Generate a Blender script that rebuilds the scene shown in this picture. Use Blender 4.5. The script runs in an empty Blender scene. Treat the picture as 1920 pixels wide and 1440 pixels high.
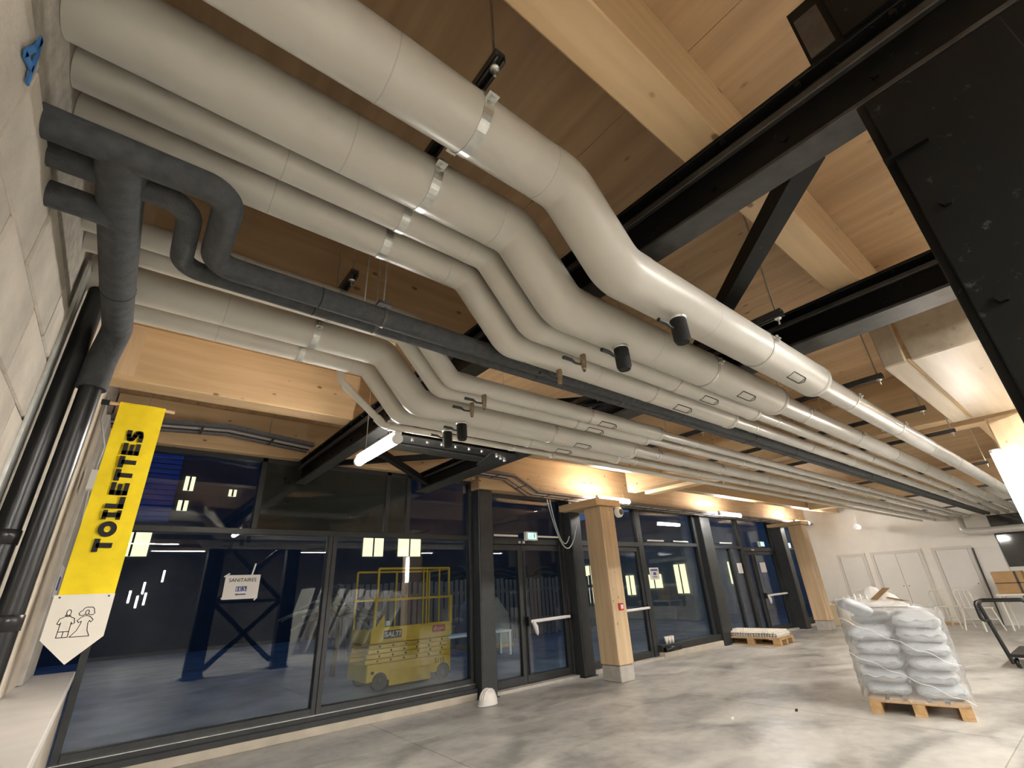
import bpy, math, random
from mathutils import Vector, Matrix
random.seed(7)
scene = bpy.context.scene
COL = scene.collection
PI = math.pi

# ------------------------------------------------------------------ camera
H = 1.33
CR = ((0.78103839, -0.62259665, -0.04850197),
      (0.22045257, 0.34755324, -0.91137666),
      (0.58427707, 0.70112777, 0.40870546))
cam_data = bpy.data.cameras.new('camera')
cam = bpy.data.objects.new('camera', cam_data)
COL.objects.link(cam)
rt, dn, fw = (Vector(r) for r in CR)
m = Matrix((rt, -dn, -fw)).transposed().to_4x4()
m.translation = Vector((0, 0, H))
cam.matrix_world = m
cam_data.sensor_fit = 'HORIZONTAL'
cam_data.sensor_width = 36.0
cam_data.lens = 858.618 / 1920 * 36.0
cam_data.clip_start = 0.02
cam_data.clip_end = 300
scene.camera = cam

# ------------------------------------------------------------------ world (late dusk sky) and exposure
world = bpy.data.worlds.new('dusk')
scene.world = world
world.use_nodes = True
bg = world.node_tree.nodes['Background']
bg.inputs[0].default_value = (0.07, 0.18, 0.48, 1)
bg.inputs[1].default_value = 0.22
scene.view_settings.view_transform = 'Standard'
scene.view_settings.look = 'None'
scene.view_settings.gamma = 1.0
scene.view_settings.use_curve_mapping = False
scene.view_settings.exposure = 1.28
LAMP = 85.0          # radiance of the tube lamps

# ------------------------------------------------------------------ materials
MATS = {}


def nodes_of(name):
    mt = bpy.data.materials.new(name)
    mt.use_nodes = True
    nt = mt.node_tree
    b = nt.nodes['Principled BSDF']
    MATS[name] = mt
    return mt, nt, b


def lk(nt, a, b):
    nt.links.new(a, b)


def mat(name, col, rough=0.5, metal=0.0, noise=0.0, nscale=8.0, bump=0.0, bscale=40.0, spec=None, emit=None, estr=0.0, rvar=0.0):
    mt, nt, b = nodes_of(name)
    b.inputs['Roughness'].default_value = rough
    b.inputs['Metallic'].default_value = metal
    if spec is not None:
        b.inputs['Specular IOR Level'].default_value = spec
    tc = nt.nodes.new('ShaderNodeTexCoord')
    n = nt.nodes.new('ShaderNodeTexNoise')
    n.inputs['Scale'].default_value = nscale
    n.inputs['Detail'].default_value = 5
    lk(nt, tc.outputs['Object'], n.inputs['Vector'])
    r = nt.nodes.new('ShaderNodeValToRGB')
    lo = [max(0, c * (1 - noise)) for c in col]
    hi = [min(1, c * (1 + noise)) for c in col]
    r.color_ramp.elements[0].position = 0.3
    r.color_ramp.elements[1].position = 0.7
    r.color_ramp.elements[0].color = (*lo, 1)
    r.color_ramp.elements[1].color = (*hi, 1)
    lk(nt, n.outputs['Fac'], r.inputs['Fac'])
    lk(nt, r.outputs['Color'], b.inputs['Base Color'])
    if rvar:
        mr = nt.nodes.new('ShaderNodeMapRange')
        mr.inputs[3].default_value = max(0.02, rough - rvar)
        mr.inputs[4].default_value = rough + rvar
        lk(nt, n.outputs['Fac'], mr.inputs[0])
        lk(nt, mr.outputs[0], b.inputs['Roughness'])
    if bump:
        n2 = nt.nodes.new('ShaderNodeTexNoise')
        n2.inputs['Scale'].default_value = bscale
        n2.inputs['Detail'].default_value = 4
        lk(nt, tc.outputs['Object'], n2.inputs['Vector'])
        bp = nt.nodes.new('ShaderNodeBump')
        bp.inputs['Strength'].default_value = bump
        bp.inputs['Distance'].default_value = 0.01
        lk(nt, n2.outputs['Fac'], bp.inputs['Height'])
        lk(nt, bp.outputs['Normal'], b.inputs['Normal'])
    if emit:
        b.inputs['Emission Color'].default_value = (*emit, 1)
        b.inputs['Emission Strength'].default_value = estr
    return mt


def wood(name, c1, c2, axis, knots=0.5, rough=0.55, kscale=1.0):
    """timber: grain stretched along one axis, lamella tone changes, scattered dark knots"""
    mt, nt, b = nodes_of(name)
    b.inputs['Roughness'].default_value = rough
    tc = nt.nodes.new('ShaderNodeTexCoord')

    def mapped(lng, crs):
        mp = nt.nodes.new('ShaderNodeMapping')
        s = [crs, crs, crs]
        s['XYZ'.index(axis)] = lng
        mp.inputs['Scale'].default_value = s
        lk(nt, tc.outputs['Object'], mp.inputs['Vector'])
        return mp.outputs[0]
    n = nt.nodes.new('ShaderNodeTexNoise')
    n.inputs['Scale'].default_value = 1.0
    n.inputs['Detail'].default_value = 7
    n.inputs['Distortion'].default_value = 0.4
    lk(nt, mapped(1.1, 15.0), n.inputs['Vector'])
    r = nt.nodes.new('ShaderNodeValToRGB')
    r.color_ramp.elements[0].position = 0.28
    r.color_ramp.elements[1].position = 0.72
    r.color_ramp.elements[0].color = (*c1, 1)
    r.color_ramp.elements[1].color = (*c2, 1)
    lk(nt, n.outputs['Fac'], r.inputs['Fac'])
    last = r.outputs['Color']
    n3 = nt.nodes.new('ShaderNodeTexNoise')
    n3.inputs['Scale'].default_value = 1.0
    n3.inputs['Detail'].default_value = 2
    lk(nt, mapped(0.25, 2.2), n3.inputs['Vector'])
    mr = nt.nodes.new('ShaderNodeMapRange')
    mr.inputs[1].default_value = 0.3
    mr.inputs[2].default_value = 0.7
    mr.inputs[3].default_value = 0.86
    mr.inputs[4].default_value = 1.1
    lk(nt, n3.outputs['Fac'], mr.inputs[0])
    mx = nt.nodes.new('ShaderNodeMixRGB')
    mx.blend_type = 'MULTIPLY'
    mx.inputs[0].default_value = 1
    lk(nt, last, mx.inputs[1])
    lk(nt, mr.outputs[0], mx.inputs[2])
    last = mx.outputs[0]
    if knots:
        v = nt.nodes.new('ShaderNodeTexVoronoi')
        v.feature = 'F1'
        v.inputs['Scale'].default_value = 1.0
        lk(nt, mapped(5.0 * kscale, 9.0 * kscale), v.inputs['Vector'])
        kr = nt.nodes.new('ShaderNodeValToRGB')
        kr.color_ramp.elements[0].position = 0.08
        kr.color_ramp.elements[1].position = 0.15
        kr.color_ramp.elements[0].color = (knots, knots, knots, 1)
        kr.color_ramp.elements[1].color = (0, 0, 0, 1)
        lk(nt, v.outputs['Distance'], kr.inputs['Fac'])
        sep = nt.nodes.new('ShaderNodeSeparateColor')
        lk(nt, v.outputs['Color'], sep.inputs[0])
        gt = nt.nodes.new('ShaderNodeMath')
        gt.operation = 'GREATER_THAN'
        gt.inputs[1].default_value = 0.45
        lk(nt, sep.outputs[0], gt.inputs[0])
        mk = nt.nodes.new('ShaderNodeMath')
        mk.operation = 'MULTIPLY'
        lk(nt, kr.outputs['Color'], mk.inputs[0])
        lk(nt, gt.outputs[0], mk.inputs[1])
        m2 = nt.nodes.new('ShaderNodeMixRGB')
        lk(nt, mk.outputs[0], m2.inputs[0])
        lk(nt, last, m2.inputs[1])
        m2.inputs[2].default_value = (c1[0] * 0.28, c1[1] * 0.2, c1[2] * 0.15, 1)
        last = m2.outputs[0]
    lk(nt, last, b.inputs['Base Color'])
    return mt


def glass(name, tint, f0, rough=0.0, crinkle=False, haze=0.0):
    """thin sheet: straight-through transparency plus Schlick reflection, the same from both sides"""
    mt = bpy.data.materials.new(name)
    mt.use_nodes = True
    nt = mt.node_tree
    nt.nodes.clear()
    out = nt.nodes.new('ShaderNodeOutputMaterial')
    geo = nt.nodes.new('ShaderNodeNewGeometry')
    gl = nt.nodes.new('ShaderNodeBsdfGlossy')
    gl.inputs['Roughness'].default_value = rough
    nrm = geo.outputs['Normal']
    if crinkle:
        tc = nt.nodes.new('ShaderNodeTexCoord')
        n = nt.nodes.new('ShaderNodeTexNoise')
        n.inputs['Scale'].default_value = 13
        n.inputs['Detail'].default_value = 5
        n.inputs['Distortion'].default_value = 1.8
        lk(nt, tc.outputs['Object'], n.inputs['Vector'])
        bp = nt.nodes.new('ShaderNodeBump')
        bp.inputs['Strength'].default_value = 1.0
        bp.inputs['Distance'].default_value = 0.035
        lk(nt, n.outputs['Fac'], bp.inputs['Height'])
        nrm = bp.outputs['Normal']
        lk(nt, nrm, gl.inputs['Normal'])

    def math_(op, a, b=None):
        q = nt.nodes.new('ShaderNodeMath')
        q.operation = op
        for k, v in enumerate((a, b)):
            if v is None: continue
            if isinstance(v, (int, float)):
                q.inputs[k].default_value = v
            else:
                lk(nt, v, q.inputs[k])
        return q.outputs[0]
    dot = nt.nodes.new('ShaderNodeVectorMath')
    dot.operation = 'DOT_PRODUCT'
    lk(nt, nrm, dot.inputs[0])
    lk(nt, geo.outputs['Incoming'], dot.inputs[1])
    c = math_('ABSOLUTE', dot.outputs['Value'])
    p5 = math_('POWER', math_('SUBTRACT', 1.0, c), 5.0)
    fac = math_('ADD', math_('MULTIPLY', p5, 1.0 - f0), f0)
    tr = nt.nodes.new('ShaderNodeBsdfTransparent')
    tr.inputs[0].default_value = (*tint, 1)
    base = tr.outputs[0]
    if haze:
        df = nt.nodes.new('ShaderNodeBsdfDiffuse')
        df.inputs[0].default_value = (0.85, 0.86, 0.87, 1)
        mh = nt.nodes.new('ShaderNodeMixShader')
        mh.inputs[0].default_value = haze
        lk(nt, base, mh.inputs[1])
        lk(nt, df.outputs[0], mh.inputs[2])
        base = mh.outputs[0]
    mx = nt.nodes.new('ShaderNodeMixShader')
    lk(nt, fac, mx.inputs[0])
    lk(nt, base, mx.inputs[1])
    lk(nt, gl.outputs[0], mx.inputs[2])
    lk(nt, mx.outputs[0], out.inputs[0])
    MATS[name] = mt
    return mt


def concrete_floor(name):
    mt, nt, b = nodes_of(name)
    tc = nt.nodes.new('ShaderNodeTexCoord')
    def noise(scale, detail, dist=0.0, stretch=(1, 1, 1)):
        mp = nt.nodes.new('ShaderNodeMapping')
        mp.inputs['Scale'].default_value = stretch
        lk(nt, tc.outputs['Object'], mp.inputs['Vector'])
        n = nt.nodes.new('ShaderNodeTexNoise')
        n.inputs['Scale'].default_value = scale
        n.inputs['Detail'].default_value = detail
        n.inputs['Distortion'].default_value = dist
        lk(nt, mp.outputs[0], n.inputs['Vector'])
        return n.outputs['Fac']
    a = noise(1.3, 8, 0.8, (1, 1.6, 1))
    c = noise(9.0, 6, 0.3)
    add = nt.nodes.new('ShaderNodeMath')
    add.operation = 'MULTIPLY_ADD'
    add.inputs[1].default_value = 0.35
    lk(nt, c, add.inputs[0])
    lk(nt, a, add.inputs[2])
    r = nt.nodes.new('ShaderNodeValToRGB')
    e = r.color_ramp.elements
    e[0].position = 0.48
    e[0].color = (0.26, 0.252, 0.232, 1)
    e[1].position = 0.86
    e[1].color = (0.56, 0.545, 0.50, 1)
    k = e.new(0.66)
    k.color = (0.43, 0.418, 0.385, 1)
    lk(nt, add.outputs[0], r.inputs['Fac'])
    lk(nt, r.outputs['Color'], b.inputs['Base Color'])
    mr = nt.nodes.new('ShaderNodeMapRange')
    mr.inputs[1].default_value = 0.3
    mr.inputs[2].default_value = 0.7
    mr.inputs[3].default_value = 0.28
    mr.inputs[4].default_value = 0.5
    lk(nt, a, mr.inputs[0])
    lk(nt, mr.outputs[0], b.inputs['Roughness'])
    bp = nt.nodes.new('ShaderNodeBump')
    bp.inputs['Strength'].default_value = 0.12
    bp.inputs['Distance'].default_value = 0.01
    lk(nt, c, bp.inputs['Height'])
    lk(nt, bp.outputs['Normal'], b.inputs['Normal'])
    return mt


def steel_black(name):
    """black paint with pale scuffs and dust flecks"""
    mt, nt, b = nodes_of(name)
    b.inputs['Roughness'].default_value = 0.48
    b.inputs['Specular IOR Level'].default_value = 0.18
    tc = nt.nodes.new('ShaderNodeTexCoord')
    n = nt.nodes.new('ShaderNodeTexNoise')
    n.inputs['Scale'].default_value = 22
    n.inputs['Detail'].default_value = 9
    n.inputs['Roughness'].default_value = 0.7
    lk(nt, tc.outputs['Object'], n.inputs['Vector'])
    r = nt.nodes.new('ShaderNodeValToRGB')
    e = r.color_ramp.elements
    e[0].position = 0.62
    e[0].color = (0.0055, 0.006, 0.006, 1)
    e[1].position = 0.84
    e[1].color = (0.13, 0.135, 0.13, 1)
    lk(nt, n.outputs['Fac'], r.inputs['Fac'])
    lk(nt, r.outputs['Color'], b.inputs['Base Color'])
    return mt


wood('clt', (0.41, 0.262, 0.135), (0.53, 0.355, 0.195), 'Y', 0.75, 0.6, 0.9)
wood('glulam_x', (0.54, 0.37, 0.20), (0.68, 0.49, 0.29), 'X', 0.85, 0.5)
wood('glulam_y', (0.54, 0.37, 0.20), (0.68, 0.49, 0.29), 'Y', 0.85, 0.5)
wood('glulam_z', (0.56, 0.40, 0.235), (0.72, 0.54, 0.34), 'Z', 0.85, 0.5, 1.2)
wood('filmed_timber', (0.46, 0.385, 0.28), (0.60, 0.52, 0.40), 'X', 0.3, 0.45)
wood('pallet_wood', (0.42, 0.255, 0.11), (0.60, 0.39, 0.19), 'X', 0.5, 0.7, 3)
wood('dowel', (0.55, 0.36, 0.2), (0.68, 0.48, 0.3), 'X', 0, 0.5)
wood('fence_wood', (0.13, 0.12, 0.125), (0.22, 0.20, 0.20), 'Z', 0.3, 0.7)
mat('jacket', (0.55, 0.53, 0.475), 0.34, 0, 0.05, 3.0)
mat('jacket_far', (0.57, 0.555, 0.515), 0.27, 0.25, 0.05, 5.0)
mat('jacket_seam', (0.45, 0.435, 0.39), 0.4)
mat('foam', (0.055, 0.058, 0.062), 0.85, 0, 0.25, 30, 0.3, 120)
mat('foam_cap', (0.012, 0.012, 0.012), 0.9, 0, 0.3, 60, 0.4, 200)
mat('downpipe', (0.016, 0.016, 0.017), 0.3, 0, 0.1)
steel_black('steel')
mat('steel_lit', (0.030, 0.030, 0.028), 0.45, 0, 0.45, 14, 0.1, 60)  # same black paint as steel, lightened where lamp light falls on it
mat('zinc', (0.62, 0.63, 0.60), 0.32, 0.9, 0.12, 25)
mat('rail_steel', (0.10, 0.095, 0.09), 0.45, 0.6, 0.2, 20)
mat('brass', (0.33, 0.25, 0.16), 0.4, 0.8, 0.2, 60)
mat('lever', (0.03, 0.032, 0.032), 0.45)
mat('anthracite', (0.028, 0.030, 0.031), 0.42, 0, 0.15, 12)
mat('spandrel', (0.030, 0.034, 0.031), 0.05, 0, 0.1, 5, spec=1.0)
mat('white_paint', (0.74, 0.72, 0.67), 0.6, 0, 0.03, 4)
mat('door_paint', (0.69, 0.68, 0.65), 0.5, 0, 0.02, 4)
mat('frame_paint', (0.60, 0.58, 0.54), 0.5)
mat('block', (0.50, 0.455, 0.385), 0.9, 0, 0.2, 5, 0.6, 45)
mat('rear_wall', (0.10, 0.098, 0.09), 0.8, 0, 0.4, 0.8)
mat('mortar', (0.34, 0.31, 0.265), 0.95, 0, 0.2, 20, 0.5, 60)
mat('plaster_cream', (0.60, 0.53, 0.43), 0.8, 0, 0.1, 6, 0.2, 40)
mat('precast', (0.47, 0.44, 0.395), 0.8, 0, 0.14, 7, 0.25, 50)
mat('plinth', (0.50, 0.45, 0.37), 0.8, 0, 0.14, 4, 0.2, 40)
mat('ledge_white', (0.68, 0.65, 0.62), 0.5, 0, 0.05, 6)
mat('dust_slab', (0.08, 0.078, 0.073), 0.9)
concrete_floor('floor_concrete')
mat('banner_yellow', (0.86, 0.66, 0.012), 0.85, 0, 0.05, 14, 0.25, 500)
mat('ink', (0.012, 0.011, 0.011), 0.8)
mat('board_white', (0.76, 0.72, 0.64), 0.5)
mat('paper', (0.80, 0.78, 0.76), 0.7)
mat('blue_print', (0.06, 0.09, 0.30), 0.7)
mat('tape', (0.72, 0.72, 0.70), 0.35)
mat('lamp_white', (0.80, 0.80, 0.78), 0.4)
mat('lamp_glow', (1, 1, 1), 0.4, emit=(1.0, 0.95, 0.88), estr=LAMP)
mat('lamp_glow_fill', (1, 1, 1), 0.4, emit=(1.0, 0.96, 0.90), estr=LAMP * 1.75)
mat('lamp_glow_soft', (1, 1, 1), 0.4, emit=(1.0, 0.95, 0.90), estr=LAMP * 0.19)
mat('red_plastic', (0.62, 0.03, 0.02), 0.35)
mat('exit_green', (0.05, 0.45, 0.35), 0.4, emit=(0.35, 0.95, 0.80), estr=0.9)
mat('white_plastic', (0.75, 0.75, 0.73), 0.4)
mat('hat_white', (0.80, 0.77, 0.72), 0.3)
mat('cable_grey', (0.50, 0.53, 0.56), 0.5)
mat('tray_steel', (0.30, 0.30, 0.31), 0.4, 0.8, 0.15, 30)
mat('sack', (0.50, 0.53, 0.55), 0.42, 0, 0.10, 7, 0.35, 22)
mat('sack_print', (0.36, 0.36, 0.40), 0.5, 0, 0.1, 9)
mat('sack_torn', (0.70, 0.68, 0.64), 0.55, 0, 0.06, 8, 0.5, 20)
mat('cardboard', (0.36, 0.22, 0.10), 0.8, 0, 0.08, 8)
glass('stretch_film', (0.95, 0.955, 0.96), 0.14, 0.12, True, 0.14)
mat('panel_white', (0.80, 0.76, 0.68), 0.7, 0, 0.03)
mat('beige_box', (0.62, 0.50, 0.33), 0.6)
mat('black_tube', (0.01, 0.01, 0.01), 0.35)
mat('chair_cream', (0.72, 0.69, 0.60), 0.5)
mat('lift_yellow', (0.78, 0.50, 0.04), 0.45, 0, 0.08, 5)
mat('lift_dark', (0.05, 0.045, 0.04), 0.7)
mat('decal_red', (0.50, 0.05, 0.05), 0.5)
mat('yard', (0.17, 0.20, 0.25), 0.6, 0, 0.35, 1.5)
mat('leaf', (0.045, 0.085, 0.035), 0.5, 0, 0.3, 6)
mat('leaf_dry', (0.26, 0.23, 0.13), 0.6, 0, 0.3, 6)
mat('bark', (0.08, 0.06, 0.045), 0.9, 0, 0.3, 10)
mat('bench_white', (0.72, 0.74, 0.76), 0.4)
mat('facade_dark', (0.035, 0.04, 0.055), 0.7, 0, 0.2, 2)
mat('facade_pale', (0.30, 0.29, 0.27), 0.8, 0, 0.2, 2)
mat('lit_window', (0.8, 0.75, 0.5), 0.5, emit=(1.0, 0.90, 0.55), estr=0.7)
mat('yard_fill_glow', (1, 1, 1), 0.4, emit=(1.0, 0.85, 0.62), estr=60.0)
mat('blue_chalk', (0.03, 0.16, 0.42), 0.8)
mat('blind_blue', (0.03, 0.12, 0.45), 0.5)
glass('pane', (0.85, 0.90, 0.89), 0.062)
M = MATS


# ------------------------------------------------------------------ mesh helpers
class MB:
    """collects geometry in world (or thing-local) coordinates; build() links it as one mesh object"""

    def __init__(self, o=(0, 0, 0)):
        self.v, self.f, self.s, self.o = [], [], [], Vector(o)
        self.k, self.pid, self.lock = [], 0, False

    def add(self, vs, fs, smooth=False):
        b = len(self.v)
        self.v += [Vector(p) for p in vs]
        for f in fs:
            self.f.append(tuple(b + i for i in f))
            self.s.append(smooth)
            self.k.append(self.pid)
        if not self.lock:
            self.pid += 1
        return self

    def box(self, x0, x1, y0, y1, z0, z1, bev=0.0):
        if x0 > x1: x0, x1 = x1, x0
        if y0 > y1: y0, y1 = y1, y0
        if z0 > z1: z0, z1 = z1, z0
        if not bev:
            vs = [(x, y, z) for z in (z0, z1) for y in (y0, y1) for x in (x0, x1)]
            return self.add(vs, [(0, 2, 3, 1), (4, 5, 7, 6), (0, 1, 5, 4), (2, 6, 7, 3), (0, 4, 6, 2), (1, 3, 7, 5)])
        b = min(bev, (x1 - x0) / 2.01, (y1 - y0) / 2.01, (z1 - z0) / 2.01)
        vs, idx = [], {}
        for i, (X, sx) in enumerate(((x0, 1), (x1, -1))):
            for j, (Y, sy) in enumerate(((y0, 1), (y1, -1))):
                for k, (Z, sz) in enumerate(((z0, 1), (z1, -1))):
                    for a in range(3):
                        p = [X + sx * b, Y + sy * b, Z + sz * b]
                        p[a] = (X, Y, Z)[a]
                        idx[i, j, k, a] = len(vs)
                        vs.append(p)
        fs = []
        for a in range(3):
            for s in (0, 1):
                o1, o2 = [t for t in range(3) if t != a]
                q = []
                for (c1, c2) in ((0, 0), (1, 0), (1, 1), (0, 1)):
                    ijk = [0, 0, 0]
                    ijk[a], ijk[o1], ijk[o2] = s, c1, c2
                    q.append(idx[(*ijk, a)])
                fs.append(q)
        for a in range(3):
            o1, o2 = [t for t in range(3) if t != a]
            for c1 in (0, 1):
                for c2 in (0, 1):
                    lo, hi = [0, 0, 0], [0, 0, 0]
                    lo[o1], lo[o2], lo[a] = c1, c2, 0
                    hi[o1], hi[o2], hi[a] = c1, c2, 1
                    fs.append([idx[(*lo, o1)], idx[(*hi, o1)], idx[(*hi, o2)], idx[(*lo, o2)]])
        for i in (0, 1):
            for j in (0, 1):
                for k in (0, 1):
                    fs.append([idx[i, j, k, a] for a in range(3)])
        return self.add(vs, fs)

    def obox(self, c, ax, ay, az, hx, hy, hz):
        c, ax, ay, az = Vector(c), Vector(ax).normalized(), Vector(ay).normalized(), Vector(az).normalized()
        vs = [c + ax * hx * sx + ay * hy * sy + az * hz * sz for sz in (-1, 1) for sy in (-1, 1) for sx in (-1, 1)]
        return self.add(vs, [(0, 2, 3, 1), (4, 5, 7, 6), (0, 1, 5, 4), (2, 6, 7, 3), (0, 4, 6, 2), (1, 3, 7, 5)])

    def bar(self, p, q, w, h=None, up=(0, 0, 1)):
        p, q = Vector(p), Vector(q)
        d = (q - p)
        u = Vector(up)
        if abs(d.normalized().dot(u)) > 0.98:
            u = Vector((1, 0, 0))
        s = d.cross(u).normalized()
        u = s.cross(d).normalized()
        return self.obox((p + q) / 2, d, s, u, d.length / 2, w / 2, (h or w) / 2)

    def tube(self, pts, r, n=16, caps=True, closed=False):
        pts = [Vector(p) for p in pts]
        rs = r if isinstance(r, (list, tuple)) else [r] * len(pts)
        N = len(pts)
        tang = []
        for i in range(N):
            if closed:
                t = pts[(i + 1) % N] - pts[i - 1]
            else:
                a = pts[max(0, i - 1)]
                b = pts[min(N - 1, i + 1)]
                t = b - a
            if t.length < 1e-9:
                t = tang[-1] if tang else Vector((0, 0, 1))
            tang.append(t.normalized())
        u = Vector((0, 0, 1))
        if abs(tang[0].dot(u)) > 0.9:
            u = Vector((0, 1, 0))
        u = (u - tang[0] * u.dot(tang[0])).normalized()
        vs = []
        for i in range(N):
            t = tang[i]
            u = (u - t * u.dot(t))
            u = u.normalized()
            w = t.cross(u)
            k = 1.0
            for j in range(n):
                a = 2 * PI * j / n
                vs.append(pts[i] + (u * math.cos(a) + w * math.sin(a)) * rs[i])
        fs = []
        for i in range(N - 1 if not closed else N):
            for j in range(n):
                a, b = i * n + j, i * n + (j + 1) % n
                c, d = ((i + 1) % N) * n + (j + 1) % n, ((i + 1) % N) * n + j
                fs.append((a, b, c, d))
        self.lock = True
        self.add(vs, fs, True)
        if caps and not closed:
            self.add(vs[:n], [tuple(reversed(range(n)))])
            self.add(vs[-n:], [tuple(range(n))])
        self.lock = False
        self.pid += 1
        return self

    def lathe(self, prof, c=(0, 0, 0), n=24, axis='Z', smooth=True):
        c = Vector(c)
        vs = []
        for (r, h) in prof:
            for j in range(n):
                a = 2 * PI * j / n
                x, y = r * math.cos(a), r * math.sin(a)
                p = {'Z': (x, y, h), 'X': (h, x, y), 'Y': (y, h, x)}[axis]
                vs.append(c + Vector(p))
        fs = []
        for i in range(len(prof) - 1):
            for j in range(n):
                fs.append((i * n + j, i * n + (j + 1) % n, (i + 1) * n + (j + 1) % n, (i + 1) * n + j))
        return self.add(vs, fs, smooth)

    def prism(self, poly, axis, a, b):
        """extrude a 2-D polygon along an axis between a and b"""
        def P(p, h):
            return {'X': (h, p[0], p[1]), 'Y': (p[0], h, p[1]), 'Z': (p[0], p[1], h)}[axis]
        n = len(poly)
        vs = [P(p, a) for p in poly] + [P(p, b) for p in poly]
        fs = [tuple(reversed(range(n))), tuple(range(n, 2 * n))]
        for i in range(n):
            fs.append((i, (i + 1) % n, n + (i + 1) % n, n + i))
        return self.add(vs, fs)

    def parts(self, name, material, parent):
        """each primitive becomes an object of its own"""
        out = []
        for pid in sorted(set(self.k)):
            mb = MB(self.o)
            ids = [i for i, q in enumerate(self.k) if q == pid]
            used = sorted({v for i in ids for v in self.f[i]})
            ix = {v: n for n, v in enumerate(used)}
            mb.v = [self.v[v] for v in used]
            mb.f = [tuple(ix[v] for v in self.f[i]) for i in ids]
            mb.s = [self.s[i] for i in ids]
            out.append(mb.build(name, material, parent))
        return out

    def stuff(self, name, material, parent):
        ob = self.build(name, material, parent)
        ob['kind'] = 'stuff'
        return ob

    def build(self, name, material, parent=None, loc=None):
        o = Vector(loc) if (loc is not None and parent is None) else self.o
        me = bpy.data.meshes.new(name)
        me.from_pydata([tuple(p - o) for p in self.v], [], self.f)
        me.polygons.foreach_set('use_smooth', self.s)
        me.materials.append(M[material])
        me.validate()
        import bmesh
        bm = bmesh.new()
        bm.from_mesh(me)
        bmesh.ops.recalc_face_normals(bm, faces=bm.faces)
        bm.to_mesh(me)
        bm.free()
        ob = bpy.data.objects.new(name, me)
        COL.objects.link(ob)
        if parent is not None:
            ob.parent = parent
        elif loc is not None:
            ob.location = o
        return ob


def tag(o, label, cat=None, group=None, kind=None):
    o['label'] = label
    if cat: o['category'] = cat
    if group: o['group'] = group
    if kind: o['kind'] = kind
    return o


def thing(name, label, cat, loc=(0, 0, 0), rotz=0.0, group=None):
    o = bpy.data.objects.new(name, None)
    o.empty_display_size = 0.1
    COL.objects.link(o)
    o.location = loc
    o.rotation_euler = (0, 0, rotz)
    return tag(o, label, cat, group)


def struct_empty(name, label, loc=(0, 0, 0)):
    o = bpy.data.objects.new(name, None)
    COL.objects.link(o)
    o.location = loc
    return tag(o, label, kind='structure')


def struct(name, mb, material, label):
    return tag(mb.build(name, material), label, kind='structure')


def copy_tree(o, parent=None):
    c = o.copy()
    COL.objects.link(c)
    c.parent = parent
    for ch in list(o.children):
        copy_tree(ch, c)
    return c


def shared(me, name, parent, loc, rot=(0, 0, 0), scale=(1, 1, 1)):
    ob = bpy.data.objects.new(name, me)
    COL.objects.link(ob)
    ob.parent = parent
    ob.location = loc
    ob.rotation_euler = rot
    ob.scale = scale
    return ob


def fillet(pts, rad, n=8):
    pts = [Vector(p) for p in pts]
    out = [pts[0]]
    for i in range(1, len(pts) - 1):
        p, a, b = pts[i], pts[i - 1], pts[i + 1]
        u, w = (a - p).normalized(), (b - p).normalized()
        ang = u.angle(w)
        if ang > PI - 0.02:
            out.append(p)
            continue
        t = min(rad / math.tan(ang / 2), (a - p).length * 0.49, (b - p).length * 0.49)
        r = t * math.tan(ang / 2)
        bis = (u + w).normalized()
        cen = p + bis * (r / math.sin(ang / 2))
        s, e = p + u * t - cen, p + w * t - cen
        tot = s.angle(e)
        for k in range(n + 1):
            f = k / n
            out.append(cen + (s * math.sin((1 - f) * tot) + e * math.sin(f * tot)) / math.sin(tot))
    out.append(pts[-1])
    return out


def text_mesh(txt, size, bold=0.0, depth=0.001, align='CENTER'):
    cu = bpy.data.curves.new('lettering', 'FONT')
    cu.body = txt
    cu.size = size
    cu.align_x = align
    cu.align_y = 'CENTER'
    cu.offset = bold
    cu.extrude = depth
    ob = bpy.data.objects.new('lettering', cu)
    COL.objects.link(ob)
    dg = bpy.context.evaluated_depsgraph_get()
    me = bpy.data.meshes.new_from_object(ob.evaluated_get(dg))
    bpy.data.objects.remove(ob)
    return me


def text(txt, size, material, parent, loc, rot, name='lettering', bold=0.0, depth=0.001, scale=(1, 1, 1), shear=0):
    me = text_mesh(txt, size, bold, depth)
    me.materials.clear()
    me.materials.append(M[material])
    if shear:
        for v in me.vertices:
            v.co.x += shear * v.co.y
    return shared(me, name, parent, loc, rot, scale)


ZC = 3.435        # soffit of the timber deck
ZB = 2.95         # underside of the joists
XL = -0.40        # face of the left wall
YF = 6.20         # glazing plane
XE = 16.80        # end wall

# ------------------------------------------------------------------ floor: slabs divided by saw joints
fl = struct('floor', MB().box(-0.7, XE + 0.3, -9, YF + 0.35, -0.2, -0.012), 'dust_slab', 'grey polished concrete floor of the hall')
xs = [-0.7, 2.65, 6.055, 9.5, 12.9, XE + 0.3]
ys = [-9, -6.1, -2.6, 1.05, 5.03, YF + 0.3]
for i in range(len(xs) - 1):
    for j in range(len(ys) - 1):
        g = 0.004
        MB().box(xs[i] + g, xs[i + 1] - g, ys[j] + g, ys[j + 1] - g, -0.012, 0.0).build('slab', 'floor_concrete', fl)

# ------------------------------------------------------------------ ceiling: cross-laminated timber panels
ce = struct('ceiling', MB().box(-0.9, XE + 0.3, -9, YF + 0.35, ZC + 0.012, ZC + 0.2), 'clt', 'timber panel ceiling with knots above the joists')
x = -0.9
for k in range(8):
    x1 = min(x + 2.35, XE + 0.3)
    MB().box(x + 0.0015, x1 - 0.0015, -9, YF + 0.3, ZC, ZC + 0.012).build('panel', 'clt', ce)
    x = x1

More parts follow.
